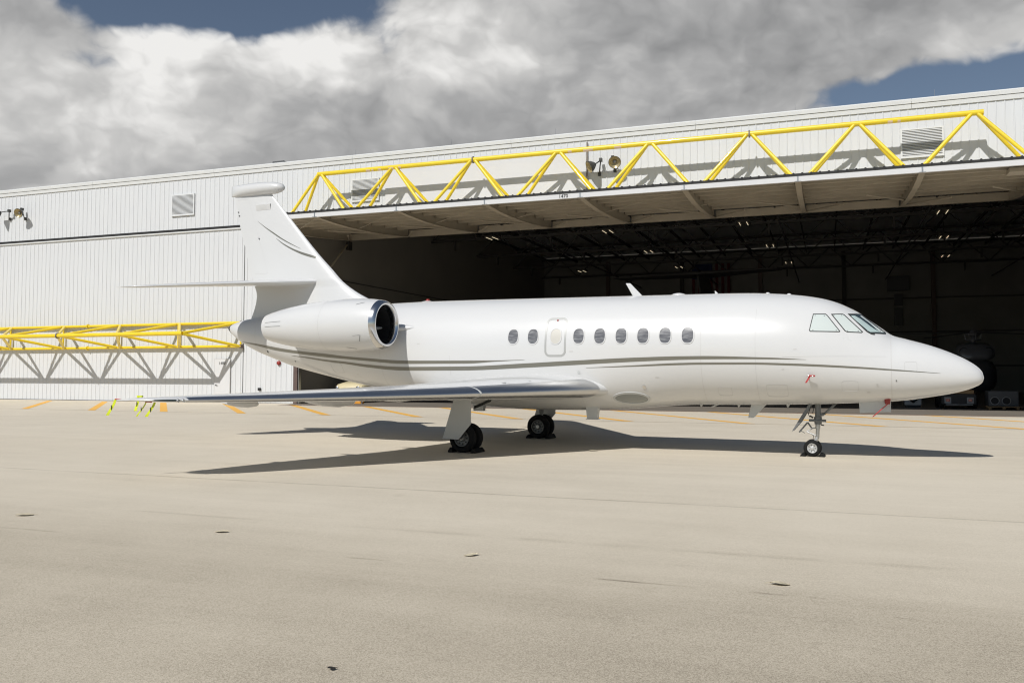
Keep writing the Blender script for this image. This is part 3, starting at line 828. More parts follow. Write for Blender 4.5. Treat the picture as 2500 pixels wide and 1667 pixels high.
# cabin windows
WIN = [.713, 1.227, 2.377, 2.889, 3.399, 3.907, 4.412, 4.914]
for sd in (1, -1):
    for sx in WIN + [1.81]:
        z = 2.688 - .0095 * (sx - .7)
        w = patch('cabin_window', oval(sx, z, .128, .172), 'cabin_glass' if sx != 1.81 else 'cream_shade', .004, sd, parent=J)
        ring_patch('window_frame', oval(sx, z, .147, .193), oval(sx, z, .127, .171), 'jet_white', .010, sd, w)
        ring_patch('window_gasket', oval(sx, z, .153, .199), oval(sx, z, .147, .193), 'seam', .003, sd, w)
    # emergency exit outline
    def rrect(h, v, r, seg=8):
        o = []
        for cx, cz, a0 in ((h - r, v - r, 0), (-h + r, v - r, 90), (-h + r, -v + r, 180), (h - r, -v + r, 270)):
            o += [(1.80 + cx + r * math.cos(R(a0 + 90 * i / seg)), 2.66 + cz + r * math.sin(R(a0 + 90 * i / seg))) for i in range(seg + 1)]
        return o
    ring_patch('exit_outline', fine(rrect(.268, .462, .13), 5), fine(rrect(.222, .416, .09), 5), 'exit_paint', .0045, sd, fus)
    patch('exit_handle', oval(1.809, 3.055, .022, .022, 2, 16), 'red', .008, sd)
    # cockpit windows
    W1 = [(7.497, 3.071), (7.736, 3.068), (7.773, 3.038), (8.024, 2.692), (8.011, 2.677), (7.446, 2.692), (7.428, 2.716)]
    W2 = [(7.851, 3.063), (8.068, 3.069), (8.104, 3.044), (8.456, 2.677), (8.434, 2.658), (8.163, 2.672), (8.119, 2.696), (7.86, 3.048)]
    W3 = [(8.172, 3.071), (8.386, 3.076), (8.437, 3.055), (8.893, 2.663), (8.889, 2.636), (8.584, 2.649), (8.533, 2.683)]
    def inset(P, d):
        n = len(P); out = []
        ar = sum(a[0] * b[1] - b[0] * a[1] for a, b in zip(P, P[1:] + P[:1]))
        sg = 1 if ar > 0 else -1
        for i in range(n):
            a, b, c = Vector(P[i - 1]), Vector(P[i]), Vector(P[(i + 1) % n])
            u, v = (b - a).normalized(), (c - b).normalized()
            nu_, nv = Vector((-u.y, u.x)) * sg, Vector((-v.y, v.x)) * sg
            m_ = (nu_ + nv); m_ = m_ / max(m_.length_squared / 2, .35)
            q = b + m_ * d; out.append((q.x, q.y))
        return out
    for i, W in enumerate((W1, W2, W3)):
        cw = patch('cockpit_window', fine(inset(W, .012)), 'cockpit_glass' if i == 2 else 'cockpit_shade', .005, sd, 6, parent=J)
        ring_patch('window_gasket', fine(inset(W, -.004)), fine(inset(W, .012)), 'gasket', .007, sd, cw)
        if i == 2:
            sh = [(8.215, 3.035), (8.30, 3.03), (8.42, 2.955), (8.60, 2.80), (8.73, 2.70), (8.80, 2.675), (8.60, 2.672), (8.555, 2.70), (8.30, 2.945)]
            patch('sun_shade', fine(sh, 3), 'cockpit_shade2', .0075, sd, 5, cw)
            sh2 = [(8.40, 3.035), (8.425, 3.035), (8.86, 2.668), (8.80, 2.668), (8.72, 2.735), (8.56, 2.895), (8.42, 3.005)]
            patch('sun_shade', fine(sh2, 3), 'cockpit_shade', .0076, sd, 5, cw)
        cx = sum(p[0] for p in W) / len(W)
        sc = [((7.535, 3.035), (7.715, 3.025), (7.50, 2.72), (7.95, 2.71)), ((7.90, 3.04), (8.05, 3.035), (8.17, 2.70), (8.37, 2.69)), ((8.23, 3.03), (8.545, 2.695), (8.79, 2.69))][i]
        for (a, b) in sc: patch('window_screw', oval(a, b, .010, .010, 2, 8), 'gear_grey', .009, sd, 1, cw)
    MB().path([surf(8.60, 2.635, .012, sd), surf(8.68, 2.615, .02, sd)], .008, 6).build('wiper', 'gasket', fus)
    # lights and small fittings on the belly flank
    patch('landing_light', oval(3.52, 1.238, .385, .118, 2, 48), 'lens', .006, sd)
    ring_patch('light_frame', oval(3.52, 1.238, .425, .15, 2, 48), oval(3.52, 1.238, .375, .108, 2, 48), 'jet_grey', .012, sd)
    for q, z, r, m_ in ((3.876, 1.501, .042, 'chrome'), (2.376, 1.834, .036, 'jet_grey'), (9.078, 1.668, .014, 'gear_grey'), (-6.2, 2.14, .018, 'dark'), (-7.3, 2.42, .03, 'dark'), (8.72, 1.585, .02, 'seam')):
        patch('port', oval(q, z, r, r, 2, 16), m_, .008, sd, 2)
    for q, z in ((-3.95, 1.78), (-4.1, 1.72), (-3.9, 1.70), (-4.0, 1.60)):
        patch('stencil', oval(q, z, .03, .008, 4, 12), 'seam', .003, sd, 1)
for q, z, a, b in HATCHES:
    for sd in (1, -1): ring_patch('access_hatch', oval(q, z, a, b, 6, 48), oval(q, z, a - .006, b - .006, 6, 48), 'seam_faint', .0025, sd)
for q, z, w in ((2.2, 2.32, .10), (7.15, 2.32, .07), (-1.9, 2.55, .08), (4.2, 1.72, .09), (6.9, 1.9, .05), (8.55, 1.42, .06)):
    for sd in (1, -1): patch('placard', oval(q, z, w / 2, .011, 5, 16), 'seam', .003, sd, 1)
# tail cone cap
MB().loft([[(x, y * 1.06, ZM(q) + (z - ZM(q)) * 1.06) for x, y, z in ring_at(q, 32)] for q in (-9.219, -9.2, -9.17, -9.12, -9.06)]).build('tail_cap', 'gasket', J, True)

# antennas on the spine and belly
def blade(name, poly, th, m='jet_white', t=0):
    return MB().prism([(a, -t - th / 2, z) for a, z in poly], (0, th, 0)).build(name, m, J, bevel=min(th * .3, .008))
blade('antenna', [(3.154, 3.981), (3.268, 3.976), (3.573, 3.655), (3.337, 3.655)], .03)
blade('antenna', [(5.285, 3.712), (5.31, 3.708), (5.38, 3.635), (5.29, 3.635)], .02)
blade('antenna', [(6.08, 1.14), (6.43, 1.14), (6.125, .809), (6.001, .806)], .03, 'jet_grey')
blade('antenna', [(4.90, 1.10), (4.98, 1.10), (4.965, 1.045), (4.93, 1.045)], .02, 'jet_grey')
blade('antenna', [(5.33, 1.12), (5.42, 1.12), (5.22, 1.035), (5.16, 1.04)], .03, 'jet_grey')
blade('antenna', [(5.76, 1.11), (5.84, 1.11), (5.81, 1.045), (5.785, 1.045)], .02, 'jet_grey')
blade('antenna', [(6.83, 1.14), (6.92, 1.14), (6.88, 1.06), (6.85, 1.06)], .02, 'jet_grey')
MB().lathe((4.44, 0, 3.64), (0, 0, 1), [(0, .17), (.02, .165), (.04, .12), (.055, .05), (.057, 0.001)], 24).build('antenna_dome', 'jet_white', J, True)
for q in (6.47, 6.93): MB().lathe((q, 0, ZT(q) - .02), (0, 0, 1), [(0, .045), (.035, .042), (.045, .02), (.046, .001)], 14).build('antenna_dome', 'jet_white', J, True)
b = MB().lathe((-2.34, 0, 3.70), (0, 0, 1), [(0, .20), (.02, .17), (.04, .07)], 20).build('beacon_base', 'jet_white', J, True)
MB().lathe((-2.34, 0, 3.735), (0, 0, 1), [(0, .06), (.03, .058), (.055, .035), (.062, .001)], 16).build('beacon', 'red', J, True)
for q0, q1, t in ((2.323, 2.624, .5), (-.95, -.63, 0.0)):
    zt = 1.02; zb = .732 if q0 > 0 else .852
    m = MB().loft([[(q0, -t - .09, zt), (q1, -t - .09, zt), (q1, -t + .09, zt), (q0, -t + .09, zt)], [(q0 + .025, -t - .07, zb), (q1 - .03, -t - .07, zb), (q1 - .03, -t + .07, zb), (q0 + .025, -t + .07, zb)]])
    m.box(q0, q1, -t - .09, -t + .09, zb - .014, zb - .001)
    m.build('drain_mast', 'jet_grey', J)

# ------------------------------------------------------------------ wings
def foil(s_le, chord, z_le, th, camber=.012, n=22, x0=0.0, x1=1.0, tw=0.0):
    """closed section, trailing edge -> upper -> nose -> lower; list of (s, z)"""
    def yt(x): return 5 * th * (.2969 * math.sqrt(x) - .1260 * x - .3516 * x * x + .2843 * x ** 3 - .1036 * x ** 4)
    def yc(x): return camber * (2 * .4 * x - x * x) / .16 if x < .4 else camber * (1 - 2 * .4 + .8 * x - x * x) / .36
    up = [(1 - math.cos(math.pi * i / n)) / 2 for i in range(n + 1)]
    P = [(x, yc(x) + yt(x)) for x in up[::-1]] + [(x, yc(x) - yt(x)) for x in up[1:-1]]
    return [(s_le - chord * x, z_le + chord * (y - x * math.tan(tw))) for x, y in P]


#        t    LE     TE     zLE   thick
WS = [(.5, 3.35, -1.75, 1.45, .125), (1.25, 2.88, -1.80, 1.44, .125), (2.3, 2.19, -1.88, 1.42, .118), (3.85, 1.18, -1.95, 1.392, .112), (5.2, .30, -2.25, 1.375, .108),
      (6.5, -.55, -2.6, 1.365, .106), (7.7, -1.33, -2.88, 1.36, .104), (8.8, -2.05, -3.08, 1.36, .10), (9.02, -2.24, -3.11, 1.362, .095), (9.2, -2.52, -3.14, 1.366, .09), (9.29, -2.8, -3.15, 1.37, .08)]
wle = tab(*[(a[0], a[1]) for a in WS]); wte = tab(*[(a[0], a[2]) for a in WS]); wz = tab(*[(a[0], a[3]) for a in WS]); wth = tab(*[(a[0], a[4]) for a in WS])
def wsec(t): return foil(wle(t), wle(t) - wte(t), wz(t), wth(t))
for sd in (1, -1):
    ts = [.5, .9, 1.25, 1.6, 2.0, 2.4, 2.8, 3.2, 3.6, 3.85, 4.3, 4.8, 5.3, 5.8, 6.3, 6.8, 7.3, 7.8, 8.3, 8.6, 8.8, 8.92, 9.02, 9.12, 9.2, 9.26, 9.29]
    wing = MB().loft([[(s, -t * sd, z) for s, z in wsec(t)] for t in ts]).build('wing', 'jet_white', J, True, .9)
    def slat(t0, t1, name='slat', m='polished', grow=.006, xu=.085, xl=.06):
        rings = []
        for i in range(25):
            t = t0 + (t1 - t0) * i / 24; c = wle(t) - wte(t); th = wth(t)
            def yt(x): return 5 * th * (.2969 * math.sqrt(x) - .1260 * x - .3516 * x * x + .2843 * x ** 3 - .1036 * x ** 4)
            def yc(x): return .012 * (.8 * x - x * x) / .16
            xs_u = [xu * (1 - q / 12) ** 2 for q in range(13)]; xs_l = [xl * (q / 12) ** 2 for q in range(1, 13)]
            P = [(x, yc(x) + yt(x), 1) for x in xs_u] + [(x, yc(x) - yt(x), -1) for x in xs_l]
            cen = (xu * .7, 0)
            ring = []
            for x, y, _ in P:
                d = Vector((x - cen[0], y)); d.normalize()
                ring.append((wle(t) - c * x - d.x * grow, -t * sd, wz(t) + c * y + d.y * grow))
            # close underneath inside the wing
            ring.append((wle(t) - c * xl * .9, -t * sd, wz(t))); rings.append(ring)
        MB().loft(rings).build(name, m, wing, True, .9)
    slat(1.24, 3.86); slat(3.90, 8.76)
    # white tip with glazed lamps
    def on_le(t, x, up, off=.006):
        c = wle(t) - wte(t); th = wth(t)
        y = 5 * th * (.2969 * math.sqrt(x) - .1260 * x - .3516 * x * x + .2843 * x ** 3) * (1 if up else -1)
        return Vector((wle(t) - c * x + off, -t * sd, wz(t) + c * y))
    rg = []
    for i in range(15):
        t = 8.86 + .30 * i / 14; k = math.sin(math.pi * i / 14) ** .5
        rg.append([on_le(t, .02 * k, True), on_le(t, .006 * k, True), on_le(t, .0, True), on_le(t, .008 * k, False), on_le(t, .03 * k + .001, False)])
    MB().loft(rg, close=False).build('tip_lamp_glass', 'cockpit_glass', wing, True)
    for t in (8.83, 8.90): MB().lathe(on_le(t, .0, True, .008) - Vector((.006, 0, .008)), (1, 0, 0), [(0, .03), (.012, .03), (.014, .02), (.004, .001)], 16).build('tip_lamp', 'chrome', wing, True)
    for t, l, r in ((3.1, 1.3, .13), (5.1, 1.4, .15), (7.0, .9, .08)):
        q = wte(t)
        MB().lathe((q + l * .8, -t * sd, wz(t) - .13), (-1, 0, .02), [(0, .002), (.06 * l, r * .55), (.3 * l, r), (.6 * l, r * .95), (.9 * l, r * .5), (1.05 * l, .004)], 16).build('flap_fairing', 'jet_white', wing, True)
    for t0, t1 in ((3.84, 3.868),):
        slat(t0, t1 + .02, 'slat_joint', 'jet_grey', .001)
    for t in (2.35, 2.95):
        c = wle(t) - wte(t)
        MB().lathe((wle(t) - c * .14, -t * sd, wz(t) + c * .055), (0, 0, 1), [(0, .07), (.012, .06), (.014, .001)], 16).build('filler_cap', 'jet_grey', wing, True)

# ------------------------------------------------------------------ engines
for sd in (1, -1):
    c = (-2.40, -1.9 * sd, 3.02)
    prof = [(.16, .612), (.4, .645), (.8, .668), (1.2, .670), (1.6, .655), (2.0, .627), (2.4, .587), (2.8, .532), (3.2, .462), (3.5, .392), (3.66, .345)]
    eng = MB().lathe(c, (-1, 0, 0), prof, 56).build('engine', 'jet_white', J, True)
    MB().lathe(c, (-1, 0, 0), [(.16, .614), (.08, .597), (.03, .575), (.008, .552), (0, .528), (.006, .505), (.025, .485), (.07, .468), (.14, .458), (.20, .456)], 64).build('intake_lip', 'chrome', eng, True)
    MB().lathe(c, (-1, 0, 0), [(.20, .457), (.6, .47), (1.45, .47)], 48).build('intake_duct', 'dark', eng, True)
    MB().lathe(c, (-1, 0, 0), [(.95, .001), (.98, .03), (1.1, .09), (1.3, .14)], 24).build('spinner', 'dark', eng, True)
    bl = MB()
    for k in range(22):
        a = 2 * math.pi * k / 22; a2 = a + .2
        for (x, da) in ((1.30, 0),):
            p0 = [(c[0] - x - dx, c[1] + r * math.cos(a + db), c[2] + r * math.sin(a + db)) for r, dx, db in ((.14, 0, 0), (.465, 0, 0), (.465, .09, .24), (.14, .09, .24))]
            bl.add(p0, [(0, 1, 2, 3)])
    bl.build('fan', 'fan', eng)
    MB().lathe(c, (-1, 0, 0), [(1.44, .47), (1.45, .001)], 32).build('fan_back', 'dark', eng)
    MB().lathe(c, (-1, 0, 0), [(3.66, .345), (3.655, .33), (3.45, .34), (3.2, .35), (3.0, .001)], 40).build('exhaust', 'fan', eng, True)
    MB().lathe(c, (-1, 0, 0), [(3.05, .18), (3.5, .15), (3.85, .03), (3.87, .001)], 24).build('exhaust_cone', 'steel', eng, True)
    # pylon
    def pyl(t, le, te, th): return [(a, -t * sd, z) for a, z in foil(le, le - te, 2.96, th, 0.0, 16)]
    MB().loft([pyl(.95, -1.85, -6.3, .075), pyl(1.12, -2.05, -6.25, .06), pyl(1.2, -2.35, -6.2, .055), pyl(1.30, -2.75, -6.1, .055), pyl(1.6, -2.95, -5.9, .05)]).build('pylon', 'jet_white', J, True, .9)
    def on_nac(d, ang, off=.004):
        f = tab(*prof); r = f(d) + off
        return Vector((c[0] - d, c[1] - sd * r * math.cos(ang), c[2] + r * math.sin(ang)))
    for d0, a0, d1, a1, w in ((.42, .95, .62, .80, .012), (.40, -.45, .48, -.72, .014), (.7, -1.15, .95, -1.02, .014), (2.9, .22, 3.5, .24, .010), (2.9, -.02, 3.5, -.02, .010), (.42, -.45, .62, -.47, .006)):
        m = MB(); rr = []
        for i in range(9):
            d = d0 + (d1 - d0) * i / 8; a = a0 + (a1 - a0) * i / 8
            q = on_nac(d, a); tn = (on_nac(d, a + w / .6) if abs(d1 - d0) > .1 else on_nac(d + w, a))
            rr.append([q, tn])
        m.loft(rr, close=False).build('cowl_latch', 'gear_grey', eng)
    for d in (1.62,):
        f = tab(*prof)
        MB().lathe(c, (-1, 0, 0), [(d, f(d) + .002), (d + .008, f(d + .008) + .002)], 56).build('cowl_seam', 'seam_faint', eng, True)

# ------------------------------------------------------------------ tail
FLE = tab((3.2, -3.55), (3.6, -3.80), (3.72, -3.95), (3.83, -4.15), (4.056, -4.60), (4.40, -5.11), (4.717, -5.426), (5.127, -5.852), (6.06, -6.722), (7.10, -7.67))
FTE = tab((3.2, -8.55), (3.42, -8.36), (4.10, -8.16), (4.45, -8.28), (4.68, -8.375), (5.46, -8.593), (6.115, -8.81), (7.10, -9.045))
def fth(z): return .055 + .035 * max(0, min(1, (7.1 - z) / 3.0))
def fin_sec(z): return [(a, y, z) for a, y in foil(FLE(z), FLE(z) - FTE(z), 0, fth(z) * 1.25 if z > 4.3 else fth(z), 0, 20)]
zz = [3.2, 3.4, 3.55, 3.65, 3.72, 3.78, 3.84, 3.92, 4.0, 4.1, 4.2, 4.3, 4.4, 4.5, 4.6, 4.72, 4.85, 5.0, 5.2, 5.4, 5.7, 6.0, 6.3, 6.6, 6.9, 7.05, 7.12]
fin = MB().loft([fin_sec(z) for z in zz]).build('vertical_fin', 'jet_white', J, True, .9)
def finT(s, z):
    c = FLE(z) - FTE(z); x = min(max((FLE(z) - s) / c, 0), 1); th = fth(z) * (1.25 if z > 4.3 else 1)
    return c * 5 * th * (.2969 * math.sqrt(x) - .1260 * x - .3516 * x * x + .2843 * x ** 3 - .1036 * x ** 4)
def fin_strip(name, up, lo, m, off=.004, n=40):
    U, L_ = densify(up, n), densify(lo, n)
    for sd in (1, -1):
        MB().loft([[(a[0] + (b[0] - a[0]) * k / 2, -sd * (finT(a[0] + (b[0] - a[0]) * k / 2, a[1] + (b[1] - a[1]) * k / 2) + off), a[1] + (b[1] - a[1]) * k / 2) for k in range(3)] for a, b in zip(U, L_)], close=False).build(name, m, fin, True)
fin_strip('livery_stripe', [(-8.125, 6.31), (-7.805, 6.102), (-7.489, 5.918), (-7.228, 5.759), (-6.893, 5.579), (-6.498, 5.387)], [(-8.125, 6.304), (-7.804, 6.075), (-7.488, 5.876), (-7.227, 5.722), (-6.892, 5.552), (-6.498, 5.381)], 'stripe')
fin_strip('livery_stripe', [(-7.395, 5.743), (-7.122, 5.577), (-6.763, 5.4), (-6.384, 5.262), (-6.134, 5.186), (-5.973, 5.131)], [(-7.395, 5.737), (-7.135, 5.551), (-6.788, 5.365), (-6.408, 5.202), (-6.158, 5.123), (-5.984, 5.075)], 'stripe')
for a, b in (((-8.93, 7.012), (-8.52, 7.0)), ((-8.22, 4.745), (-7.76, 4.732)), ((-7.76, 4.732), (-7.70, 4.76)), ((-8.50, 6.99), (-7.72, 4.80))):
    w = .007
    fin_strip('rudder_seam', [(a[0] + (b[0] - a[0]) * i / 5, a[1] + (b[1] - a[1]) * i / 5) for i in range(6)], [(a[0] + (b[0] - a[0]) * i / 5 + w * .7, a[1] + (b[1] - a[1]) * i / 5 - w) for i in range(6)], 'seam' if a[0] != -8.50 else 'seam_faint', .002, 20)
for q, z in ((-8.90, 6.64), (-8.86, 6.53), (-8.05, 5.78)):
    for sd in (1, -1): MB().tube((q, -sd * finT(q, z), z), (q, -sd * (finT(q, z) + .02), z), .02, seg=8).build('hinge_bolt', 'gear_grey', fin)
for sd in (1, -1):      # hooded inlet near the top
    q0, q1 = -8.18, -7.65
    tt = lambda q, z: finT(q, z)
    rg = []
    for i in range(9):
        q = q0 + (q1 - q0) * i / 8; k = math.sin(math.pi * (i + .6) / 9.2) ** .35
        rg.append([(q, -sd * (tt(q, 6.80) - .005), 6.80), (q, -sd * (tt(q, 6.77) + .055 * k), 6.785), (q, -sd * (tt(q, 6.75) + .05 * k), 6.755), (q, -sd * (tt(q, 6.60) + .003), 6.62)])
    MB().loft(rg, close=False).build('fin_inlet', 'jet_white', fin, True, .6)
# fairing on the fin tip
pod = []
for q, h, w, zc in ((-7.20, .004, .004, 7.25), (-7.215, .05, .05, 7.25), (-7.26, .10, .10, 7.255), (-7.38, .15, .16, 7.26), (-7.55, .185, .20, 7.265), (-7.9, .205, .215, 7.275), (-8.3, .21, .205, 7.28), (-8.7, .20, .16, 7.28), (-8.95, .19, .10, 7.28), (-9.12, .18, .04, 7.285), (-9.18, .175, .008, 7.285)):
    h *= .93; pod.append([(q, w * math.cos(2 * math.pi * i / 28), zc + h * math.sin(2 * math.pi * i / 28)) for i in range(28)])
MB().loft(pod).build('fin_tip_fairing', 'jet_white', J, True)
SS = [(.0, -5.72, -8.32, 4.43, .085), (.2, -5.90, -8.36, 4.41, .085), (1.2, -6.72, -8.70, 4.32, .085), (2.4, -7.71, -9.10, 4.20, .085), (3.5, -8.62, -9.47, 4.085, .085), (3.72, -8.90, -9.55, 4.065, .08), (3.84, -9.30, -9.60, 4.06, .07)]
for sd in (1, -1):
    stab = MB().loft([[(a, -t * sd, z) for a, z in foil(le, le - te, zl, th, 0, 18)] for t, le, te, zl, th in SS]).build('tailplane', 'jet_white', J, True, .9)
    for t in (2.6, 3.3, 3.55): MB().tube((-9.15 - (t - 2.6) * .35, -t * sd, 4.19 - (t - 2.6) * .1), (-9.32 - (t - 2.6) * .35, -t * sd, 4.20 - (t - 2.6) * .1), .006, seg=6).build('static_wick', 'gear_grey', stab)

# ------------------------------------------------------------------ landing gear
def tyre(mb, c, r, w):
    c = Vector(c)
    prof = []
    for i in range(15):
        a = math.pi * i / 14
        prof.append((-w / 2 * math.cos(a) * (1 if abs(math.cos(a)) < .98 else 1), r - (r * .36) * (1 - math.sin(a) ** .55)))
    mb.lathe(c, (0, 1, 0), prof, 48)
    for s_ in (-1, 1): pass
    return mb
def hub(mb, c, r, w, sd):
    c = Vector(c); o = w / 2
    mb.lathe(c, (0, -sd, 0), [(o * .6, r * 1.02), (o * .92, r), (o * .9, r * .9), (o * .45, r * .82), (o * .40, r * .45), (o * .75, r * .36), (o * .85, r * .2), (o * .86, .001)], 32)
for sd in (1, -1):
    g = part('main_gear', J)
    y = -2.27 * sd
    for k in (-.175, .175):
        tyre(MB(), (0, y + k, .33), .33, .19).build('tyre', 'rubber', g, True)
        face = sd if k * sd < 0 else -sd
        for fc in (1, -1):
            m = MB(); hub(m, (0, y + k, .33), .185, .17, fc); m.build('wheel_hub', 'hub_shaded', g, True, .7)
            hb = MB()
            for i in range(9):
                a = 2 * math.pi * i / 9
                q = Vector((.125 * math.cos(a), 0, .125 * math.sin(a)))
                hb.tube(Vector((0, y + k - fc * .030, .33)) + q, Vector((0, y + k - fc * .055, .33)) + q, .017, seg=8)
            hb.build('vent_holes', 'dark', g); 
    MB().tube((0, y - .26, .33), (0, y + .26, .33), .045, seg=14).build('axle', 'steel', g, True, .7)
    MB().tube((.04, y, 1.30), (.01, y, .70), .075, seg=16).tube((.01, y, .72), (0, y, .34), .052, seg=16).build('strut', 'gear_grey', g, True, .7)
    MB().tube((.20, y, 1.04), (.62, y + .05 * sd, 1.22), .022, seg=8).tube((.20, y - .03, 1.00), (.62, y + .02, 1.18), .014, seg=8).build('drag_brace', 'gasket', g, True)
    dp = [(-.123, 1.275), (.294, 1.275), (.296, .67), (-.019, .308), (-.424, .324)]
    MB().prism([(a, -2.64 * sd, z) for a, z in dp], (0, .03 * sd, 0)).box(-.44, -.28, -2.645 * sd - .01, -2.61 * sd + .01, .315, .332).build('gear_door', 'jet_grey', g, bevel=.004)
    MB().tube((.05, -2.62 * sd, .85), (.02, y, .85), .02, seg=8).tube((.05, -2.62 * sd, .5), (.01, y - .05 * sd, .55), .02, seg=8).build('door_link', 'gear_grey', g)
ng = part('nose_gear', J)
for k in (-.12, .12):
    tyre(MB(), (7.376, k, .183), .183, .115).build('tyre', 'rubber', ng, True)
    for fc in (1, -1):
        m = MB(); hub(m, (7.376, k, .183), .105, .105, fc); m.build('wheel_hub', 'hub', ng, True, .7)
        hb = MB()
        for i in range(7):
            a = 2 * math.pi * i / 7; q = Vector((.068 * math.cos(a), 0, .068 * math.sin(a)))
            hb.tube(Vector((7.376, k - fc * .018, .183)) + q, Vector((7.376, k - fc * .032, .183)) + q, .009, seg=8)
        hb.build('vent_holes', 'dark', ng)
MB().tube((7.376, -.15, .183), (7.376, .15, .183), .025, seg=12).build('axle', 'steel', ng, True, .7)
MB().tube((7.50, 0, 1.25), (7.495, 0, .84), .062, seg=18).build('strut', 'gear_grey', ng, True, .7)
MB().tube((7.495, 0, .86), (7.495, 0, .70), .085, .075, 18).build('steering_collar', 'gear_grey', ng, True, .7)
MB().tube((7.49, 0, .70), (7.488, 0, .60), .052, seg=18).tube((7.488, 0, .61), (7.475, 0, .40), .040, seg=18).build('piston', 'steel', ng, True, .7)
MB().tube((7.475, 0, .42), (7.378, 0, .19), .042, .035, 14).build('fork', 'hub', ng, True, .7)
MB().tube((7.31, -.06, .785), (7.665, -.06, .78), .028, seg=12).tube((7.33, .06, .785), (7.62, .06, .78), .024, seg=12).build('steering_actuator', 'gear_grey', ng, True, .7)
MB().tube((7.88, 0, 1.17), (7.62, 0, .92), .024, seg=10).tube((7.62, 0, .92), (7.52, 0, .90), .035, seg=10).build('drag_brace', 'gear_grey', ng, True)
MB().prism([(7.319, -.17, 1.14), (7.385, -.17, 1.14), (7.15, -.17, .74), (6.98, -.17, .54), (6.965, -.17, .55), (7.09, -.17, .76)], (0, .018, 0)).build('gear_door', 'gear_grey', ng)
MB().prism([(7.319, .15, 1.14), (7.385, .15, 1.14), (7.15, .15, .74), (6.98, .15, .54), (6.965, .15, .55), (7.09, .15, .76)], (0, .018, 0)).build('gear_door', 'gear_grey', ng)
MB().path([(7.36, -.03, .62), (7.28, -.03, .735), (7.10, -.03, .515)], .017, 8).path([(7.13, -.03, .55), (7.22, -.03, .50)], .009, 6).build('light_bracket', 'gear_grey', ng)
MB().path([(7.47, 0, .62), (7.38, 0, .61), (7.255, 0, .53), (7.33, 0, .50), (7.47, 0, .44)], .014, 8).build('torque_link', 'hub', ng)
MB().path([(7.38, .04, .93), (7.42, .05, 1.1)], .008, 6).path([(7.33, -.05, .85), (7.30, -.06, .92), (7.36, -.05, 1.1)], .008, 6).path([(7.40, -.05, .84), (7.33, -.05, .88)], .02, 6).path([(7.56, -.05, .69), (7.62, -.06, .68)], .014, 6).path([(7.36, 0, .49), (7.40, 0, .43), (7.39, 0, .39)], .006, 6).build('hydraulic_line', 'gasket', ng)
MB().prism([(8.341, -.21, 1.20), (8.966, -.21, 1.235), (8.962, -.21, 1.005), (8.355, -.21, .971)], (0, .022, 0)).build('gear_door', 'jet_grey', ng, bevel=.004)
MB().prism([(8.341, .19, 1.20), (8.966, .19, 1.235), (8.962, .19, 1.005), (8.355, .19, .971)], (0, .022, 0)).build('gear_door', 'jet_grey', ng, bevel=.004)
# air data probe
p0 = Vector(surf(7.40, 1.765, 0)); MB().path([p0, p0 + Vector((.0, -.07, 0)), p0 + Vector((.10, -.08, -.005))], .014, 8).build('probe', 'steel', J)


# ------------------------------------------------------------------ covers, streamers, chocks
def ribbon(o, a, b, w, m, name='ribbon', wob=.01, twist=.5):
    a, b = Vector(a), Vector(b); rings = []
    for i in range(11):
        k = i / 10; q = a + (b - a) * k + Vector((0, math.sin(k * 5) * wob, 0))
        an = twist * k; e = Vector((math.cos(an), math.sin(an) * .8, 0)) * (w / 2 * (1 if k < .8 else 1 + (k - .8) * .5)); n_ = Vector((-math.sin(an), math.cos(an), 0)) * .002
        rings.append([q - e - n_, q + e - n_, q + e + n_, q - e + n_])
    return MB().loft(rings).build(name, m, o, True, .8)


def streamer(s, t, z, s1, z1, w, label, pin=True):
    o = thing('warning_streamer', label, 'streamer', jw(s, t, z), JA, 'warning streamers on the near wing tip')
    ribbon(o, (0, 0, 0), (s1 - s, -.03, z1 - z), w, 'hivis')
    k = .5; q = Vector((s1 - s, -.03, z1 - z)) * k
    MB().box(-.008, .008, -.010, -.008, -.04, .04).build('print', 'print', o).location = q
    if pin: MB().box(-.01, .13, -.012, .012, .0, .018).build('pin_cover', 'red_ribbon', o, bevel=.004)
    return o


streamer(-3.17, 9.27, 1.37, -3.31, 1.10, .055, 'yellow green streamer at the very end of the wing tip')
o = streamer(-3.10, 8.85, 1.40, -3.12, 1.16, .05, 'short yellow green streamer seen partly behind the wing tip', False)
MB().box(-.02, .10, -.02, .02, .0, .03).build('pin_cover', 'hivis', o, bevel=.004)
streamer(-2.62, 9.12, 1.325, -2.79, 1.085, .028, 'narrow twisted yellow green streamer hanging under the wing tip')
streamer(-2.46, 9.08, 1.325, -2.61, 1.082, .05, 'wide yellow green streamer nearest the tip lamps', False)
o = thing('probe_cover', 'red ribbon on the small probe below the cockpit stripes', 'cover', jw(7.44, fusT(7.40, 1.765) + .075, 1.765), JA)
MB().tube((-.03, 0, 0), (.10, 0, -.004), .017, seg=10).build('sleeve', 'red_ribbon', o, True)
ribbon(o, (-.01, 0, -.015), (-.085, 0, -.15), .04, 'red_ribbon')
o = thing('plug_cover', 'dark red plug with trailing red ribbon under the nose', 'cover', jw(8.90, .30, 1.17), JA)
MB().lathe((0, 0, 0), (0, 0, 1), [(-.002, .001), (0, .052), (.09, .06), (.092, .072), (.125, .072), (.127, .001)], 20).build('plug', 'red', o, True, .6)
ribbon(o, (0, 0, .0), (-.29, -.02, -.27), .03, 'red_ribbon', wob=.015)


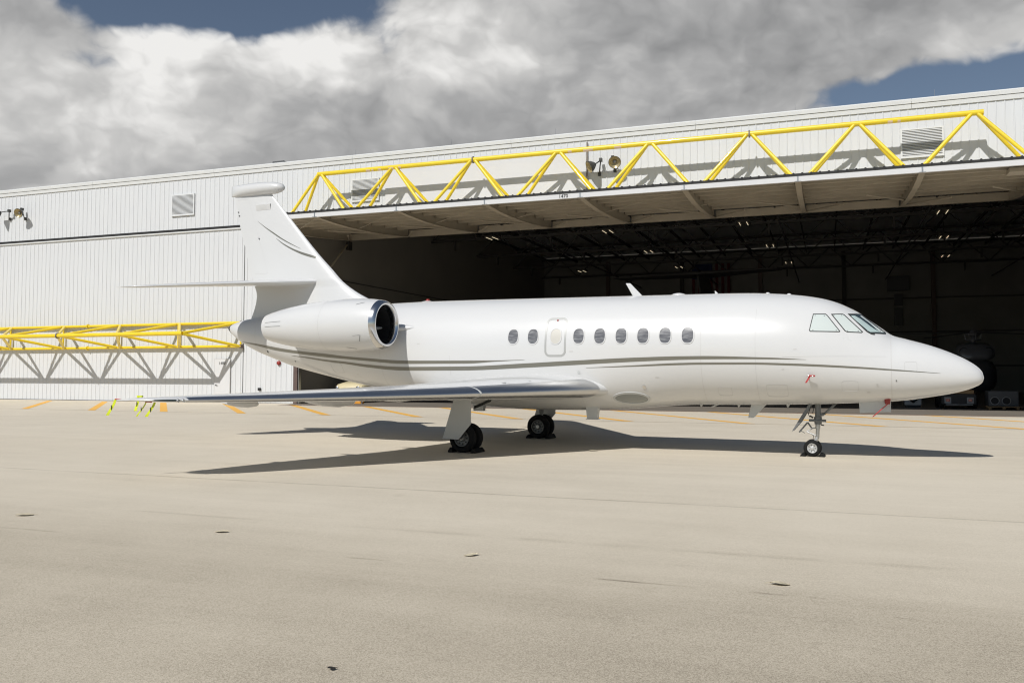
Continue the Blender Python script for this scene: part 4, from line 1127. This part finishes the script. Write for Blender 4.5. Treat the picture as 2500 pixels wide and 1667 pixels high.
def chock(s, t, flip, L, h, label, red=False):
    o = thing('wheel_chock', label, 'chock', jw(s, t, 0), JA, 'black rubber wheel chocks')
    d = -1 if flip else 1
    MB().prism([(0, -L / 2, .002), (.13 * d, -L / 2, .002), (.115 * d, -L / 2, h * .45), (.07 * d, -L / 2, h), (.03 * d, -L / 2, h)], (0, L, 0)).build('wedge', 'rubber', o, bevel=.01)
    MB().path([(.08 * d, L / 2, h * .5), (.10 * d, L / 2 + .05, .02), (.05 * d, L / 2 + .14, .012)], .008, 6).build('rope', 'red' if red else 'gear_grey', o)


chock(7.245, 0, True, .34, .075, 'black chock behind the nose wheels'); chock(7.507, 0, False, .34, .075, 'black chock ahead of the nose wheels')
chock(-.225, 2.27, True, .52, .12, 'black chock behind the near main wheels'); chock(.225, 2.27, False, .52, .10, 'black chock ahead of the near main wheels', True)
chock(-.225, -2.27, True, .52, .11, 'black chock behind the far main wheels'); chock(.225, -2.27, False, .52, .12, 'black chock ahead of the far main wheels')


# ------------------------------------------------------------------ things inside the hangar
def wheel(o, x, y, r, w):
    MB().lathe((x, y - w / 2, r), (0, 1, 0), [(0, r * .55), (0, r * .9), (w * .15, r), (w * .85, r), (w, r * .9), (w, r * .55)], 24).build('tyre', 'rubber', o, True, .6)
    MB().lathe((x, y - w / 2, r), (0, 1, 0), [(.02, r * .55), (.0, r * .3), (-.01, .001)], 20).build('wheel_rim', 'white_part', o, True)


o = thing('cream_utility_cart', 'cream coloured cart with round headlamps behind the jet tail', 'cart', hw(25.55, -2.2, 0), HA)
rows = []
for y, h, wd in ((.0, .80, .90), (.05, 1.02, .94), (.30, 1.18, .96), (.9, 1.27, .95), (1.2, 1.30, .94)):
    rows.append([(-wd, y, .40), (-wd, y, h * .82), (-wd * .9, y, h * .93), (-wd * .55, y, h), (wd * .55, y, h), (wd * .9, y, h * .93), (wd, y, h * .82), (wd, y, .40)])
MB().loft(rows).build('hood', 'cream', o, True, .8)
MB().box(-.80, .80, 1.2, 2.6, .40, .95).build('body', 'cream', o, bevel=.05)
MB().box(-.55, .55, -.02, .0, .48, .72).build('grille', 'black', o)
for x in (-.72, .72):
    MB().lathe((x, -.03, .86), (0, -1, 0), [(0, .13), (.05, .135), (.06, .11), (.08, .06), (.085, .001)], 20).build('headlamp', 'chrome', o, True)
    MB().loft([[(x * 1.02 - .16, y, .45), (x * 1.02 - .16, y, z), (x * 1.02 + .16, y, z), (x * 1.02 + .16, y, .45)] for y, z in ((-.04, .70), (.15, 1.0), (.6, 1.06), (1.0, .95))]).build('fender', 'cream', o, True, .8)
for x in (-.75, .75):
    for y in (.5, 2.1): 
        m = MB().lathe((x - .09, y, .30), (1, 0, 0), [(0, .15), (0, .27), (.03, .30), (.15, .30), (.18, .27), (.18, .15)], 20).build('tyre', 'rubber', o, True, .6)
MB().path([(-.7, 1.2, 1.2), (-.7, 1.25, 1.85), (.7, 1.25, 1.85), (.7, 1.2, 1.2)], .025).build('windscreen_frame', 'gear_grey', o)
MB().box(-.66, .66, 1.245, 1.255, 1.25, 1.82).build('windscreen', 'cockpit_glass', o)

o = thing('orange_stand', 'small orange wedge stand on the hangar floor below the wing', 'stand', hw(27.0, -1.0, 0), HA)
MB().prism([(-.25, -.2, .01), (.27, -.2, .01), (.22, -.2, .26), (-.02, -.2, .26)], (0, .4, 0)).build('body', 'orange', o, bevel=.015)
MB().prism([(.30, -.2, .01), (.33, -.2, .01), (.40, -.2, .26), (.37, -.2, .26)], (0, .05, 0)).build('leg', 'white_part', o)

o = thing('tow_tractor', 'dark tow tractor with red tail lamps behind the jet nose', 'tractor', hw(58.4, -5.6, 0), HA)
MB().box(-.78, .78, 0, 2.4, .22, .74).build('body', 'inside_dark', o, bevel=.04)
MB().box(-.70, .70, .15, 1.0, .74, .93).build('deck', 'wood', o, bevel=.02)
for x in (-.5, .5):
    MB().box(x - .15, x + .15, -.02, .0, .27, .58).build('lamp_plate', 'white_part', o)
    MB().box(x - .085, x + .085, -.05, -.022, .36, .50).build('tail_lamp', 'tail_light', o, bevel=.015)
    for y in (.45, 1.9): MB().lathe((x * 1.5 - .1, y, .28), (1, 0, 0), [(0, .14), (0, .25), (.03, .28), (.17, .28), (.2, .25), (.2, .14)], 20).build('tyre', 'rubber', o, True, .6)
MB().tube((0, -.25, .22), (0, .05, .24), .03, seg=8).box(-.6, .6, -.06, -.0, .18, .24).build('hitch', 'gear_grey', o)
MB().box(-.5, .5, 1.3, 1.4, .74, 1.25).build('seat_back', 'black', o, bevel=.03)

o = thing('ground_power_unit', 'grey box with two round openings on a low pallet, right of the tractor', 'equipment', hw(60.35, -5.6, 0), HA)
MB().box(-.65, .65, 0, 1.0, .16, .90).build('casing', 'grey_box', o, bevel=.02)
for x in (-.38, .12):
    MB().lathe((x, -.004, .42), (0, -1, 0), [(0, .20), (.03, .20), (.03, .17), (.0, .17)], 24).build('port_ring', 'white_part', o, True, .6)
    MB().lathe((x, -.006, .42), (0, -1, 0), [(0, .168), (.001, .001)], 24).build('port', 'black', o)
pl = part('pallet', o)
for i in range(5): MB().box(-.72, .72, -.1 + i * .26, .06 + i * .26, .11, .15).build('board', 'wood', pl)
for x in (-.6, 0, .6): MB().box(x - .06, x + .06, -.08, 1.08, .01, .11).build('runner', 'wood', pl)

o = thing('hose_cabinet', 'white box draped with black hose under the jet nose', 'equipment', hw(56.4, -6.5, 0), HA)
MB().box(-.4, .4, 0, .5, .12, .72).build('casing', 'white_part', o, bevel=.03)
MB().box(-.35, .35, .05, .45, .01, .12).build('base', 'black', o)
for k in range(4):
    MB().path([(-.38 + .05 * k, -.04 - .01 * k, .74), (-.25 + .04 * k, -.05 - .01 * k, .45 - .03 * k), (0, -.06 - .01 * k, .34 - .03 * k), (.25 - .04 * k, -.05 - .01 * k, .45 - .03 * k), (.38 - .05 * k, -.04 - .01 * k, .74)], .02, 6).build('hose', 'rubber', o, True)

o = thing('helicopter', 'dark helicopter facing out, rotor head above the jet nose', 'helicopter', hw(60.2, -12, 0), HA)
rg = []
for y, wx, z0, z1 in ((-.6, .25, 1.2, 1.7), (-.3, .75, .85, 2.2), (.3, 1.0, .7, 2.55), (1.5, 1.05, .65, 2.65), (3.0, .95, .7, 2.6), (4.5, .55, 1.1, 2.5), (7.5, .25, 1.7, 2.3), (10, .15, 1.9, 2.2)):
    rg.append([(wx * math.copysign(abs(math.cos(a)) ** .7, math.cos(a)), y, (z0 + z1) / 2 + (z1 - z0) / 2 * math.copysign(abs(math.sin(a)) ** .7, math.sin(a))) for a in [2 * math.pi * i / 24 for i in range(24)]])
MB().loft(rg).build('fuselage', 'heli_body', o, True)
rg = []
for y, wx, z0, z1 in ((.2, .5, 2.5, 2.75), (.4, .95, 2.5, 3.3), (1.2, 1.0, 2.5, 3.5), (3.0, .8, 2.5, 3.3), (4.2, .35, 2.45, 2.8)):
    rg.append([(wx * math.copysign(abs(math.cos(a)) ** .6, math.cos(a)), y, (z0 + z1) / 2 + (z1 - z0) / 2 * math.copysign(abs(math.sin(a)) ** .6, math.sin(a))) for a in [2 * math.pi * i / 20 for i in range(20)]])
MB().loft(rg).build('engine_cowl', 'heli', o, True)
for x in (-.62, .62): MB().lathe((x, .40, 2.98), (0, -1, 0), [(0, .22), (.04, .24), (.06, .20), (.0, .19)], 20).build('intake', 'black', o, True)
MB().tube((0, 1.4, 3.4), (0, 1.4, 3.95), .16, .12, 12).build('rotor_mast', 'heli', o, True)
MB().lathe((0, 1.4, 3.62), (0, 0, 1), [(0, .2), (.02, .42), (.08, .44), (.10, .2)], 20).build('swash_plate', 'heli', o, True, .6)
MB().lathe((0, 1.4, 3.93), (0, 0, 1), [(-.03, .1), (0, .38), (.12, .42), (.18, .2), (.24, .16), (.32, .10), (.33, .001)], 20).build('rotor_head', 'heli', o, True, .6)
for k in range(8):
    a = R(45 * k + 10)
    MB().tube((.38 * math.cos(a), 1.4 + .38 * math.sin(a), 3.66), (.48 * math.cos(a), 1.4 + .48 * math.sin(a), 4.02), .022, seg=6).build('pitch_link', 'gear_grey', o)
for k in range(4):
    a = R(25 + 90 * k); d = Vector((math.cos(a), math.sin(a), 0)); e = Vector((-d.y, d.x, 0))
    c0, c1 = Vector((0, 1.4, 4.08)) + d * .3, Vector((0, 1.4, 3.95)) + d * 4.8
    MB().loft([[c0 - e * .06, c0 + e * .06, c0 + e * .06 + Vector((0, 0, .06)), c0 - e * .06 + Vector((0, 0, .06))], [c0 + d * .7 - e * .16, c0 + d * .7 + e * .16, c0 + d * .7 + e * .16 + Vector((0, 0, .04)), c0 + d * .7 - e * .16 + Vector((0, 0, .04))], [c1 - e * .16, c1 + e * .16, c1 + e * .16 + Vector((0, 0, .03)), c1 - e * .16 + Vector((0, 0, .03))]]).build('rotor_blade', 'inside_dark', o)
for x in (-.9, .9):
    MB().tube((x, -.2, .08), (x, 3.4, .08), .05, seg=8).tube((x, .5, .1), (x * .7, .5, .9), .04, seg=8).tube((x, 2.6, .1), (x * .7, 2.6, .9), .04, seg=8).build('skid', 'gear_grey', o)
MB().loft([[(-.7, -.33, 1.5), (.7, -.33, 1.5), (.62, -.2, 2.2), (-.62, -.2, 2.2)], [(-.7, -.2, 1.5), (.7, -.2, 1.5), (.62, .0, 2.2), (-.62, .0, 2.2)]]).build('windscreen', 'cockpit_glass', o)

o = thing('parked_jet', 'dark jet deep in the bay, only its T shaped tail showing', 'airplane', hw(43.8, -24, 0), HA - R(12))
rg = []
for x, r, z in ((-14, .05, 3.0), (-13, .7, 3.0), (-11, 1.25, 3.1), (-3, 1.3, 3.2), (1, .8, 3.6), (3.2, .15, 4.0)):
    rg.append([(x * .3, x * -.95, z + 0) if False else (r * math.cos(2 * math.pi * i / 24), -x, z + r * math.sin(2 * math.pi * i / 24)) for i in range(24)])
MB().loft(rg).build('fuselage', 'inside_dark', o, True)
MB().loft([[(-.12, 0, 4.0), (.12, 0, 4.0), (.12, 4.0, 4.0), (-.12, 4.0, 4.0)], [(-.06, -2.2, 9.0), (.06, -2.2, 9.0), (.06, .2, 9.0), (-.06, .2, 9.0)]]).build('fin', 'inside_dark', o)
for sd in (1, -1):
    MB().loft([[(0, .6, 9.05), (0, -2.4, 9.05), (0, -2.4, 9.2), (0, .6, 9.2)], [(6.2 * sd, -2.2, 8.95), (6.2 * sd, -3.6, 8.95), (6.2 * sd, -3.6, 9.02), (6.2 * sd, -2.2, 9.02)]]).build('tailplane', 'inside_dark', o)
for k, (x, y) in enumerate(((0, 12), (-1.6, 5), (1.6, 5))):
    MB().tube((x, y, 2.2), (x, y, .4), .08, seg=8).build('gear_leg', 'gear_grey', o)
    MB().lathe((x - .1, y, .4), (1, 0, 0), [(0, .2), (0, .36), (.03, .4), (.17, .4), (.2, .36), (.2, .2)], 20).build('tyre', 'rubber', o, True, .6)

o = thing('wall_flag', 'striped flag hung vertically on the dark back wall', 'flag', hw(41.3, -46.1, 9.7), HA)
for i in range(13):
    x = -1.9 + i * .292
    MB().box(x, x + .29, -.02, .02, 0 if i < 6 or True else 0, 3.1 if i > 6 else 1.6).build('stripe', 'flag_red' if i % 2 == 0 else 'flag_white', o)
MB().box(-1.9, .14, -.022, .022, 1.6, 3.1).build('canton', 'flag_blue', o)
MB().tube((-2.0, 0, 3.13), (2.0, 0, 3.13), .03, seg=8).build('pole', 'gear_grey', o)


# ------------------------------------------------------------------ leaves blown onto the apron
def leaf(x, y, L, w, rz, label, m='leaf_dry'):
    o = thing('fallen_leaf', label, 'leaf', (x, y, .006), rz, 'dead leaves on the apron')
    n = 9; a, b, c = [], [], []
    for i in range(n):
        k = i / (n - 1); ww = w / 2 * math.sin(math.pi * min(1, k * .97 + .015)) ** .8
        lift = .005 * math.sin(k * 4 + L * 30) + .004 * k
        a.append((-L / 2 + L * k, -ww, .004 + lift + .004)); b.append((-L / 2 + L * k, 0, .002 + lift)); c.append((-L / 2 + L * k, ww, .004 + lift + .006))
    MB().loft([[p, q, r] for p, q, r in zip(a, b, c)], close=False).build('blade', m, o, True)
    MB().tube((L / 2 - .01, 0, .012), (L / 2 + L * .25, L * .05, .006), .002, seg=5).build('stalk', m, o)


leaf(-6.28, 11.08, .22, .13, .1, 'pale dead leaf at the far left of the apron')
leaf(-3.35, 9.93, .16, .09, -.2, 'dead leaf with a dark edge left of centre')
leaf(-.41, 8.68, .14, .09, .25, 'dead leaf lying in the middle of the apron')
leaf(2.33, 7.51, .17, .10, 2.9, 'tan dead leaf at the right of the apron')
leaf(-1.12, 5.39, .05, .04, .1, 'small black fleck of a leaf near the bottom edge', 'leaf_dark')
leaf(1.9, 20.0, .22, .12, .3, 'dead leaf at the edge of the jet shadow')
